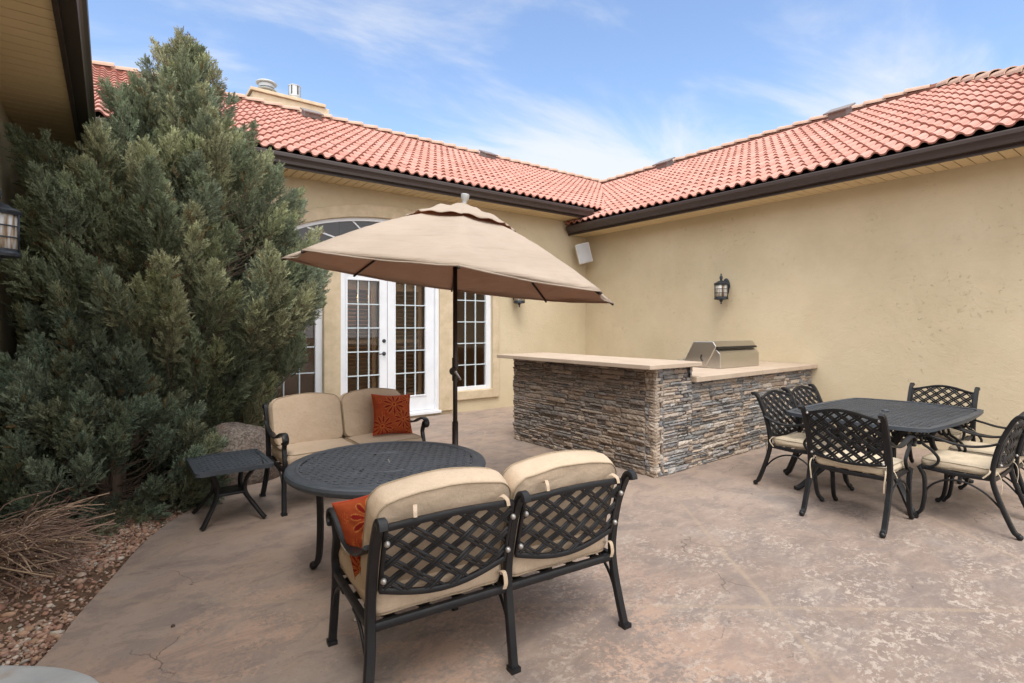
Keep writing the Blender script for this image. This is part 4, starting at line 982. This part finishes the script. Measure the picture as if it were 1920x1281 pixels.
MB().box((-.11,-.11,.20),(.11,.11,.222)).build('shelf', CAST, st_o, bevel=.006)

# ------------------------------------------------------------------ loveseats (faces +y, back posts at y=0)
def loveseat(loc, rz, label, ties):
    t = empty('loveseat', loc, rz, label, 'loveseat', 'cushioned cast metal loveseats'); B = .635
    yb = lambda z: -.30*max(0, z-.42)**1.15
    rear = [(-.055,.0),(-.050,.03),(-.032,.15),(-.012,.28),(0,.40),(-.012,.52),(-.045,.66),(-.095,.775),(-.122,.812),(-.148,.812),(-.155,.79)]
    for i, x in enumerate((-B,0,B)):
        dx = (-.04,0,.04)[i]
        pts = [(x+dx*max(0,1-z/.36)**1.5, y, z) for y, z in rear]
        mb = MB().sweep(crom(pts,5), (1,0,0), .042, .030); mb.box((x+dx-.024,-.078,0),(x+dx+.024,-.030,.022)); mb.build('rear_leg', CAST, t, auto=50)
        if i != 1:
            fp = [(.585,.0),(.582,.03),(.565,.15),(.555,.28),(.56,.36),(.572,.42),(.558,.48),(.545,.54),(.57,.60),(.585,.63)]
            mb = MB().sweep(crom([(x+dx*.3*max(0,1-z/.36), y, z) for y, z in fp],5), (1,0,0), .038, .028); mb.box((x+dx*.3-.022,.565,0),(x+dx*.3+.022,.61,.020)); mb.build('front_leg', CAST, t, auto=50)
            ar = [(-.02,.685),(.05,.640),(.15,.600),(.26,.588),(.37,.605),(.46,.640),(.54,.660),(.598,.652),(.622,.615),(.602,.585),(.578,.588)]
            MB().sweep(crom(yz(x*1.012, ar),6), (1,0,0), .052, .018).build('armrest', CAST, t, auto=50)
        else:
            MB().sweep(crom(yz(x, [(.56,0),(.553,.15),(.55,.35)]),4), (1,0,0), .036, .028).build('front_leg', CAST, t, auto=50)
        xx = x+dx*.3
        MB().tube(crom([(xx,-.035,.13),(xx,.03,.25),(xx,.12,.33),(xx,.20,.345)],6), .008, 8).build('brace', CAST, t, smooth=True)
        MB().tube(crom([(xx,.56,.17),(xx,.52,.27),(xx,.44,.335),(xx,.36,.345)],6), .008, 8).build('brace', CAST, t, smooth=True)
    fr = MB()
    for x in (-B,0,B): fr.sweep([(x,0,.355),(x,.56,.355)], (1,0,0), .03, .032)
    fr.sweep([(-B,0,.355),(B,0,.355)], (0,1,0), .03, .034); fr.sweep([(-B,.56,.355),(B,.56,.355)], (0,1,0), .03, .034)
    lattice(fr, lambda u, v: (u,v,.358), (0,0,1), lambda u, v: abs(u) < B and 0 < v < .56, (-B,B), (0,.56), .11, .028, .006, double=False, weave=.001, step=.03)
    fr.build('seat_frame', CAST, t, auto=50)
    for b_, xc in enumerate((-B/2, B/2)):
        iw = B/2-.032
        zt = lambda u: .775+.018*math.cos(math.pi*(u)/(2*iw)); zb = lambda u: .505-.052*math.cos(math.pi*u/(2*iw))
        Pm = lambda u, v: (xc+u, yb(v)-.018*(1-(u/iw)**2)-.004, v)
        bk = MB(); us = [-iw+2*iw*i/20 for i in range(21)]
        bk.sweep([Pm(u,zt(u)) for u in us], (0,1,0), .022, .026); bk.sweep([Pm(u,zb(u)) for u in us], (0,1,0), .020, .024)
        for s_ in (-1,1): bk.sweep([Pm(s_*iw, .505+.27*i/8) for i in range(9)], (0,1,0), .018, .016)
        lattice(bk, Pm, (0,1,-.25), lambda u, v: abs(u) < iw and zb(u) < v < zt(u), (-iw,iw), (.45,.80), .073, .030, .008, ang=36, weave=.004)
        bk.build('backrest', CAST, t, auto=50)
        for s_ in (-1,1):
            for z in (.555,.715): MB().ball((xc+s_*(iw-.002),yb(z)-.030,z), .013, 6).build('bolt', BOLT, t, smooth=True)
        cushion('seat_cushion', t, frame_M((xc,.305,.435), (1,0,0), (0,1,0)), outline_rect(B-.045,.575,.045), .115, .014, CUSH, seed=10+b_)
        upv = Vector((0,-.30,1)).normalized()
        M = frame_M(Vector((xc,.062,.668))+upv*.0, (1,0,0), upv)
        cushion('back_cushion', t, M, outline_rect(B-.022,.405,.060,arch_=.045,n=12), .145, .012, CUSH, seed=20+b_)
        if ties:
            ti = MB()
            for s_, (ox, oz) in ((-1,(.10,.03)),(1,(.03,.0))):
                x = xc+s_*(iw-.03); y = yb(.79)
                ti = MB(); ti.sweep(crom([(x-s_*ox,y+.03,.795+oz),(x-s_*(ox-.01),y+.005,.812+oz),(x-s_*(ox-.02),y-.022,.800+oz),(x-s_*(ox-.022),y-.030,.775+oz)],5), (1,0,0) if s_ < 0 else (.8,0,.5), .016, .0025); ti.build('cushion_tie', CUSH, t)
            ti = MB(); ti.sweep(crom([(xc+iw-.02,.0,.44),(xc+iw-.005,-.03,.445),(xc+iw,-.04,.40),(xc+iw-.005,-.035,.37)],5), (1,0,0), .020, .003)
            ti.build('cushion_tie', CUSH, t)
    return t
loveseat((1.785,5.20,0), R(180), 'far tan cushioned loveseat facing us in front of the french doors', False)
loveseat((1.455,1.965,0), R(-5.4), 'near tan cushioned loveseat with its lattice back toward the camera', True)

# throw pillows with stitched daisies
def pillow(loc, rot, size, thick, label, seed):
    n = 110; vs, cols = [], []; q = random.Random(seed)
    fl = [(.0,.45,.52,10),(.45,-.30,.46,10),(-.62,-.62,.52,11),(.78,.72,.30,8),(.62,.22,.18,8),(-.72,.62,.14,7),(-.55,.0,.11,7),(.85,-.85,.3,8),(-.1,-.95,.25,8)]
    def colr(x, y):
        c_ = npn((.27,.040,.016)); c2 = npn((.34,.075,.024)); k = .5+.5*noise.noise(Vector((x*3+seed,y*3,0))); c_ = c_*(1-k)+c2*k
        for fx, fy, fr_, np_ in fl:
            dx, dy = x-fx, y-fy; r_ = math.hypot(dx,dy)/fr_
            if r_ > 1.15: continue
            th_ = math.atan2(dy,dx); pet = abs(((th_*np_/(2*math.pi))%1)-.5)*2      # 0 in the middle of a petal
            wdt = max(0., math.sin(math.pi*min(1,max(0,(r_-.18)/.86))))**.6
            if r_ < .2: return npn((.26,.012,.008)) if r_ < .13 else npn((.43,.16,.04))
            if r_ < 1.04:
                if pet < wdt*.52: return npn((.20,.012,.010)) if fr_ > .2 else npn((.36,.03,.015))
                if pet < wdt*.52+.20: return npn((.44,.17,.045))
        return c_
    rows = []
    for side in (1,-1):
        for j in range(n+1):
            for i in range(n+1):
                x, y = -1+2*i/n, -1+2*j/n; h = ((1-x*x)*(1-y*y))**.42; pin = 1-.10*(1-y*y)*(x*x) ; piy = 1-.10*(1-x*x)*(y*y)
                vs.append((x*size/2*pin, y*size/2*piy, side*(thick/2*h+.003)+.006*noise.noise(Vector((x*4,y*4,seed)))*h)); cols.append(colr(x*side, y))
    fs = []; m = (n+1)*(n+1)
    for s_ in range(2):
        for j in range(n):
            for i in range(n):
                k = s_*m+j*(n+1)+i; f = (k,k+1,k+n+2,k+n+1); fs.append(f if s_ == 0 else f[::-1])
    me = bpy.data.meshes.new('throw_pillow'); me.from_pydata(vs, [], fs); me.update(); setcol(me, 'pcol', np.array(cols), 'POINT'); me.materials.append(PILLOW); me.shade_smooth()
    o = bpy.data.objects.new('throw_pillow', me); C.objects.link(o); o.location = loc; o.rotation_euler = rot
    tag(o, label, 'pillow', 'orange flowered throw pillows')
    e = MB().tube([(p.x,p.y,0) for p in [Vector((x*size/2*(1-.10*(1-y*y)), y*size/2*(1-.10*(1-x*x)))) for x, y in [(-1+2*i/30,-1) for i in range(30)]+[(1,-1+2*i/30) for i in range(30)]+[(1-2*i/30,1) for i in range(30)]+[(-1,1-2*i/30) for i in range(30)]]], .005, 6, closed=True)
    mm = Mat('pillow_cord', .9); mm.col((.42,.05,.02)); e.build('piping', mm.m, o, smooth=True); return o
pillow((2.215,4.90,.685), (R(72),R(4),R(-4)), .40, .14, 'orange floral throw pillow propped upright on the far loveseat', 1)
P2 = pillow((.93,2.24,.60), (0,0,0), .37, .14, 'orange floral throw pillow wedged by the near loveseat armrest', 2)

_h = Vector((.71,-.70,0)); _up = Vector((.06,.06,1)).normalized(); _u = _h*.94+_up*.34; _v = _up*.94-_h*.34; _c = Vector((.795,2.405,.755))+_u*.19-_v*.19
P2.matrix_world = frame_M(_c, _u, _v)
# ------------------------------------------------------------------ umbrella
UX, UY = 2.285, 3.815
um = empty('patio_umbrella', (UX,UY,0), 0, 'open beige market umbrella with dark pole, tilted to the right', 'umbrella')
MB().tube([(0,0,.02),(0,0,2.12)], .019, 16).build('pole', POLE, um, smooth=True)
MB().tube([(0,0,.05),(0,0,.76)], .0255, 16).build('pole_sleeve', POLE, um, smooth=True)
MB().lathe([(.26,0),(.26,.03),(.24,.05),(.06,.075),(.045,.12),(.03,.16)], 36).build('base', CAST, um, auto=40)
rv = Vector((.7986,-.6018,0)); fv = Vector((.6018,.7986,0))
crk = MB().tube([(0,0,1.10),(0,0,1.29)], .026, 16); M = frame_M((0,0,1.18), rv, (0,0,1)); crk.lathe([(.001,-.045),(.030,-.045),(.034,-.03),(.034,.03),(.030,.045),(.001,.045)], 18, M @ T((-.012,0,0))); crk.build('crank_housing', POLE, um, auto=40)
hb = MB(); p0 = Vector((0,0,1.18))-fv*.055+rv*.005; p1 = p0+rv*.045-Vector((0,0,.062)); hb.sweep([p0,p0.lerp(p1,.5),p1], (fv*0+rv*.8+Vector((0,0,.6))), [.024,.016,.012], .008); hb.tube([p1,p1-fv*.03], .007, 8); hb.build('crank_handle', BOLT, um, auto=50)
tn = (rv*.127+Vector((0,0,1))).normalized(); e1 = (rv-tn*rv.dot(tn)).normalized(); e2 = tn.cross(e1)   # e2 ~ away from camera
cen = Vector((0,0,1.926))+rv*(-.007); RU, HU, PH = 1.37, .60, .128
def cp(k, r_, h): a_ = PH+k*math.pi/4; return cen+e1*(r_*math.sin(a_))-e2*(r_*math.cos(a_))+tn*h
def canopy_pt(k, s_):        # s: 0 apex .. 1 rim, along the panel; slight crown over ribs, sag between
    kk = math.floor(k); f = k-kk; a_, b_ = cp(kk, RU*s_, 0), cp(kk+1, RU*s_, 0); p = a_.lerp(b_, f)
    h = HU*(1-s_)*(1.0)+.055*math.sin(math.pi*s_)
    sag = .045*math.sin(math.pi*f)*s_*math.sin(math.pi*min(1,s_*.92))
    q_ = p+tn*(h-sag)
    if s_ > .999: 
        mid = cen-(p-cen)*0; q_ = q_+(cen-p).normalized()*.045*math.sin(math.pi*f)
    ww = .0045*noise.noise(Vector((k*1.3, s_*16, 3)))+.003*noise.noise(Vector((k*5, s_*30, 8)))
    return q_+tn*ww
def shell(name, s0, s1, nk, ns_, fpt, mat, th=.0):
    mb = MB()
    for j in range(ns_+1):
        for i in range(nk*8): mb.v.append(tuple(fpt(i/nk, s0+(s1-s0)*j/ns_)))
    m = nk*8
    for j in range(ns_):
        for i in range(m): mb.f.append((j*m+i, (j)*m+(i+1)%m, (j+1)*m+(i+1)%m, (j+1)*m+i))
    return mb.build(name, mat, um, smooth=True)
cn = shell('canopy', .16, 1, 14, 26, lambda k, s_: canopy_pt(k % 8, s_), CANVAS)
so_ = cn.modifiers.new('s','SOLIDIFY'); so_.thickness = .003
def vent_pt(k, s_):
    kk = math.floor(k); f = k-kk; r_ = .46*s_; a_, b_ = cp(kk % 8, r_, 0), cp((kk+1) % 8, r_, 0); p = a_.lerp(b_, f)
    h = HU+.070-.095*s_**.42-.100*s_**1.8
    rip = (.007*math.sin(f*math.pi*4+kk*1.7+2*noise.noise(Vector((kk*3.3,0,0))))+.014*noise.noise(Vector((k*2.6,s_*2,1))))*s_**5 + .040*noise.noise(Vector((k*1.4,s_*3.5,5)))*math.sin(math.pi*s_)
    return p+tn*(h+rip)
vt_ = shell('vent', .04, 1, 22, 14, lambda k, s_: vent_pt(k, s_), CANVAS); so_ = vt_.modifiers.new('s','SOLIDIFY'); so_.thickness = .003
hm = MB(); hm.tube([canopy_pt(i/14 % 8, 1)-tn*.004 for i in range(112)], .006, 6, closed=True); hm.build('hem', CANVAS, um, smooth=True)
for k in range(8):
    rp_ = [cen+ (cp(k,RU*s_,0)-cen) + tn*(HU*(1-s_)+.055*math.sin(math.pi*s_)-.016) for s_ in [i/10 for i in range(11)]]
    rb_ = MB().sweep(rp_, tn.cross(cp(k,1,0)-cen), .014, .018); rb_.ball(rp_[-1], .011, 6); rb_.build('rib', POLE, um, auto=50)
    MB().tube([cen+tn*.25, rp_[5]], .006, 6).build('strut', POLE, um, smooth=True)
hub = MB().tube([cen+tn*.20, cen+tn*(HU+.02)], .018, 14); hub.tube([cen+tn*.22, cen+tn*.28], .035, 14); hub.build('hub', POLE, um, auto=40)
fm_ = frame_M(cen+tn*(HU+.045), e1, e2); MB().lathe([(.022,-.02),(.018,.0),(.02,.025),(.034,.045),(.036,.075),(.030,.080),(.001,.082)], 20, fm_).build('finial', GALV, um, auto=40)

# ------------------------------------------------------------------ junipers
def spray_templates(nvar, rsx):
    """feathery sprig lying in the xz plane, growing along +x; blades as thin kites"""
    out = []
    for _ in range(nvar):
        q = []; L = .104
        def blade(p, d, l, wd): 
            d = d/np.linalg.norm(d); s_ = np.cross(d, rsx.normal(size=3)); s_ /= np.linalg.norm(s_)
            q.append([p, p+d*l*.45+s_*wd, p+d*l, p+d*l*.45-s_*wd])
        nb = 7
        for i in range(nb):
            t = .12+.82*i/nb; p = np.array([L*t,0,0]); sgn = 1 if i%2 else -1; l = .044*(1-.55*t)*rsx.uniform(.8,1.2)
            d = np.array([.80, sgn*.62+rsx.normal(0,.15), rsx.normal(0,.25)]); blade(p, d, l, .0047)
            pp = p+d/np.linalg.norm(d)*l*.45; blade(pp, np.array([1,sgn*.05,rsx.normal(0,.4)]), l*.65, .0038)
        blade(np.array([0,0,0]), np.array([1,0,0]), L*.6, .004); blade(np.array([L*.5,0,0]), np.array([1,rsx.normal(0,.1),0]), L*.62, .0045)
        out.append(np.array(q))
    return out
def juniper(name, label, cat, base, shape, nplume, seed, spray_n, limit, plen=(.35,.62), lean=(0,0), pal=None):
    rsx = np.random.RandomState(seed); t = empty(name, base, 0, label, cat)
    zs = [s_[0] for s_ in shape]; rr_ = [s_[1] for s_ in shape]; H = zs[-1]
    plumes = []
    tries = 0
    while len(plumes) < nplume and tries < 60000:
        tries += 1
        z = rsx.uniform(0, H); rad = np.interp(z, zs, rr_)
        if rsx.rand() > (rad+.12)/(max(rr_)+.12): continue
        a_ = rsx.uniform(0, 2*math.pi); lump = 1+.38*noise.noise(Vector((math.cos(a_)*2.2, math.sin(a_)*2.2, z*1.7+seed)))+(.12 if rsx.rand() < .12 else 0)
        k = rsx.uniform(.30,1)**.32; r_ = rad*k*lump; lead = rsx.rand() < .16
        d = np.array([math.cos(a_), math.sin(a_), 0])
        up_ = 1.0+1.1*(z/H)+(1-k)*1.2
        ax = d*1.0+np.array([0,0,up_]); ax += rsx.normal(0,.22,3); ax /= np.linalg.norm(ax)
        L = rsx.uniform(*plen)*(.75 if z > H*.85 else 1)*(1.35 if lead else 1); r_ += .10 if lead else 0
        tip = np.array([base[0]+lean[0]*z, base[1]+lean[1]*z, base[2]+z])+d*r_; st = tip-ax*L
        if not limit(tip): continue
        if st[2] < .02: st[2] = .02
        plumes.append((st, tip-st, L, 2.0 if lead else k))
    tmpl = spray_templates(8, rsx); VV, CCc = [], []
    PALf = 1.15*npn([(.200,.215,.120),(.168,.195,.118),(.240,.250,.150),(.172,.202,.138),(.228,.232,.140),(.135,.160,.100)]) if pal is None else npn(pal)
    for (st, ax, L, k) in plumes:
        thin = .5 if k == 2.0 else 1.0
        n = int((.6 if thin < 1 else 1)*spray_n*L/.5*(1.0 if k > .6 else .55)); ax = ax/np.linalg.norm(ax)
        s_ = rsx.uniform(0.0,1.0,n)**.85; an_ = rsx.uniform(0,2*math.pi,n)
        u = np.cross(ax, [0,0,1.]); u /= np.linalg.norm(u)+1e-9; v = np.cross(ax, u)
        rad = (.112*np.sin(math.pi*np.clip(s_*.80+.19,0,1))**.9)*(L/.5)*thin*rsx.uniform(.15,1,n)
        rad_dir = np.cos(an_)[:,None]*u+np.sin(an_)[:,None]*v
        P = st+ax*(s_*L)[:,None]+rad_dir*rad[:,None]
        D = ax*1.0+rad_dir*(.75*(1-s_)+.22)[:,None]+rsx.normal(0,.20,(n,3)); D /= np.linalg.norm(D,axis=1)[:,None]
        Sd = np.cross(D, rsx.normal(size=(n,3))); Sd /= np.linalg.norm(Sd,axis=1)[:,None]; Nn = np.cross(D, Sd)
        scl = rsx.uniform(.65,1.25,n)*np.where(s_ > .85, .8, 1)
        pc = PALf[rsx.randint(len(PALf))]; tint = rsx.uniform(.8,1.25)
        which = rsx.randint(0,8,n)
        for w_ in range(8):
            m = which == w_
            if not m.any(): continue
            B_ = np.stack([D[m],Sd[m],Nn[m]],1)      # n,3,3
            q_ = np.einsum('bki,nij->nbkj', tmpl[w_], B_)*scl[m][:,None,None,None]+P[m][:,None,None,:]
            VV.append(q_.reshape(-1,4,3))
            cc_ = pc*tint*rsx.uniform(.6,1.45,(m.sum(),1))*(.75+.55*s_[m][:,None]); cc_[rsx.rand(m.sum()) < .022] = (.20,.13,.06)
            CCc.append(np.repeat(cc_, tmpl[w_].shape[0], 0))
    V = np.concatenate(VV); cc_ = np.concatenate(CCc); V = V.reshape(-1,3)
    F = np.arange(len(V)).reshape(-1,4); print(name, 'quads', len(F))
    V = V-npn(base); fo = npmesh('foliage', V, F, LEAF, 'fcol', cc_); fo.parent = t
    tk = MB(); b0 = Vector(base)
    for i in range(5):
        a_ = i*1.256+seed; d = Vector((math.cos(a_),math.sin(a_),0)); k = .10+.16*rsx.rand(); hh = H*(.86-.09*i)
        pts = [d*.04+Vector((0,0,-.1)), d*(.10)+Vector((lean[0]*.3,lean[1]*.3,.4)), d*(k+.1)+Vector((lean[0]*hh*.5,lean[1]*hh*.5,hh*.5)), d*k+Vector((lean[0]*hh,lean[1]*hh,hh))]
        pc_ = crom(pts,6); tk.tube(pc_, [max(.008,.065*(1-j/len(pc_))) for j in range(len(pc_))], 8)
    tk.build('trunk', BARK, t, smooth=True)
    br = MB()
    for (st, ax, L, k) in plumes[::1]:
        s0 = Vector(st)-b0; zz_ = max(.05, s0.z-.5*math.hypot(s0.x,s0.y)); ro = Vector((lean[0]*zz_,lean[1]*zz_,zz_)); mid = ro.lerp(s0,.55)+Vector((0,0,-.05))
        pe = s0+Vector(ax)*.8
        pc_ = crom([ro,mid,s0,pe],3); br.tube(pc_, [max(.002,.010*(1-j/len(pc_))) for j in range(len(pc_))], 5, cap=False)
    br.build('branch', BARK, t, smooth=True)
    return t
lim = lambda p: .7986*p[0]-.6018*p[1] < -3.64+np.interp(p[2],[.5,1,1.6,2.1,2.5,2.9,3.3,3.8,4.6],[.62,1.0,1.35,1.42,1.22,1.04,.98,.72,.4]) and p[0] > -.66 and p[1] < 8.12 and not (p[2] > 3.3 and p[0] < -.06 and p[1] < 7.6) and not (p[1] > 7.45 and p[2] > 3.55)
juniper('juniper_tree', 'tall bushy green juniper filling the courtyard corner left of the doors', 'tree', (.65,6.85,0),
        [(0,.72),(.5,.82),(1.0,1.06),(1.5,1.38),(2.1,1.60),(2.7,1.55),(3.3,1.22),(3.8,.86),(4.2,.50),(4.5,.24),(4.75,.03)], 600, 5, 165, lim, plen=(.38,.72))
juniper('juniper_shrub', 'lower spreading juniper in front of the tall one at the left edge', 'shrub', (.02,5.85,0),
        [(0,.70),(.35,.88),(.8,.82),(1.2,.60),(1.6,.34),(1.85,.10)], 200, 9, 155, lambda p: p[0] > -.7, plen=(.28,.5), lean=(-.12,.06), pal=[(.150,.190,.132),(.170,.205,.142),(.195,.210,.132),(.125,.155,.100)])

# cut back dormant shrub
ds = empty('dormant_shrub', (-.57,4.66,0), 0, 'leafless cut back shrub of dry brown stems at the left edge', 'shrub')
q = random.Random(77); tv, cols_ = MB(), []
for i in range(560):
    a_ = q.gauss(R(-30), R(34)); el = R(q.uniform(-2,22) if q.random() < .82 else q.uniform(22,48)); L = q.uniform(.16,.50)
    d = Vector((math.cos(a_)*math.cos(el), math.sin(a_)*math.cos(el), math.sin(el))); p0 = Vector((q.uniform(-.1,.12),q.uniform(-.30,.26),q.uniform(.02,.20)))
    p1 = p0+d*L*.5+Vector((q.gauss(0,.03),q.gauss(0,.03),q.gauss(.03,.03))); p2 = p0+d*L+Vector((q.gauss(0,.06),q.gauss(0,.06),q.gauss(-.03,.05))); p2.z = max(.02,p2.z)
    if p2.x < -.17: p2.x = -.17
    r_ = q.uniform(.0022,.0062); n0 = len(tv.f); pc_ = crom([p0,p1,p2],4); tv.tube(pc_, [r_*(1-.35*j/len(pc_)) for j in range(len(pc_))], 5)
    col = q.choice([(.24,.15,.11),(.32,.215,.15),(.15,.10,.075),(.38,.27,.185),(.27,.18,.14)]); ft = q.uniform(.7,1.2); nf = len(tv.f)-n0
    cols_ += [tuple(c_*ft for c_ in col)]*(nf-1)+[(.55,.40,.22)]
o = tv.build('stem', TWIG, ds, smooth=False); setcol(o.data, 'gcol', np.array(cols_)); tag(o, kind='stuff')
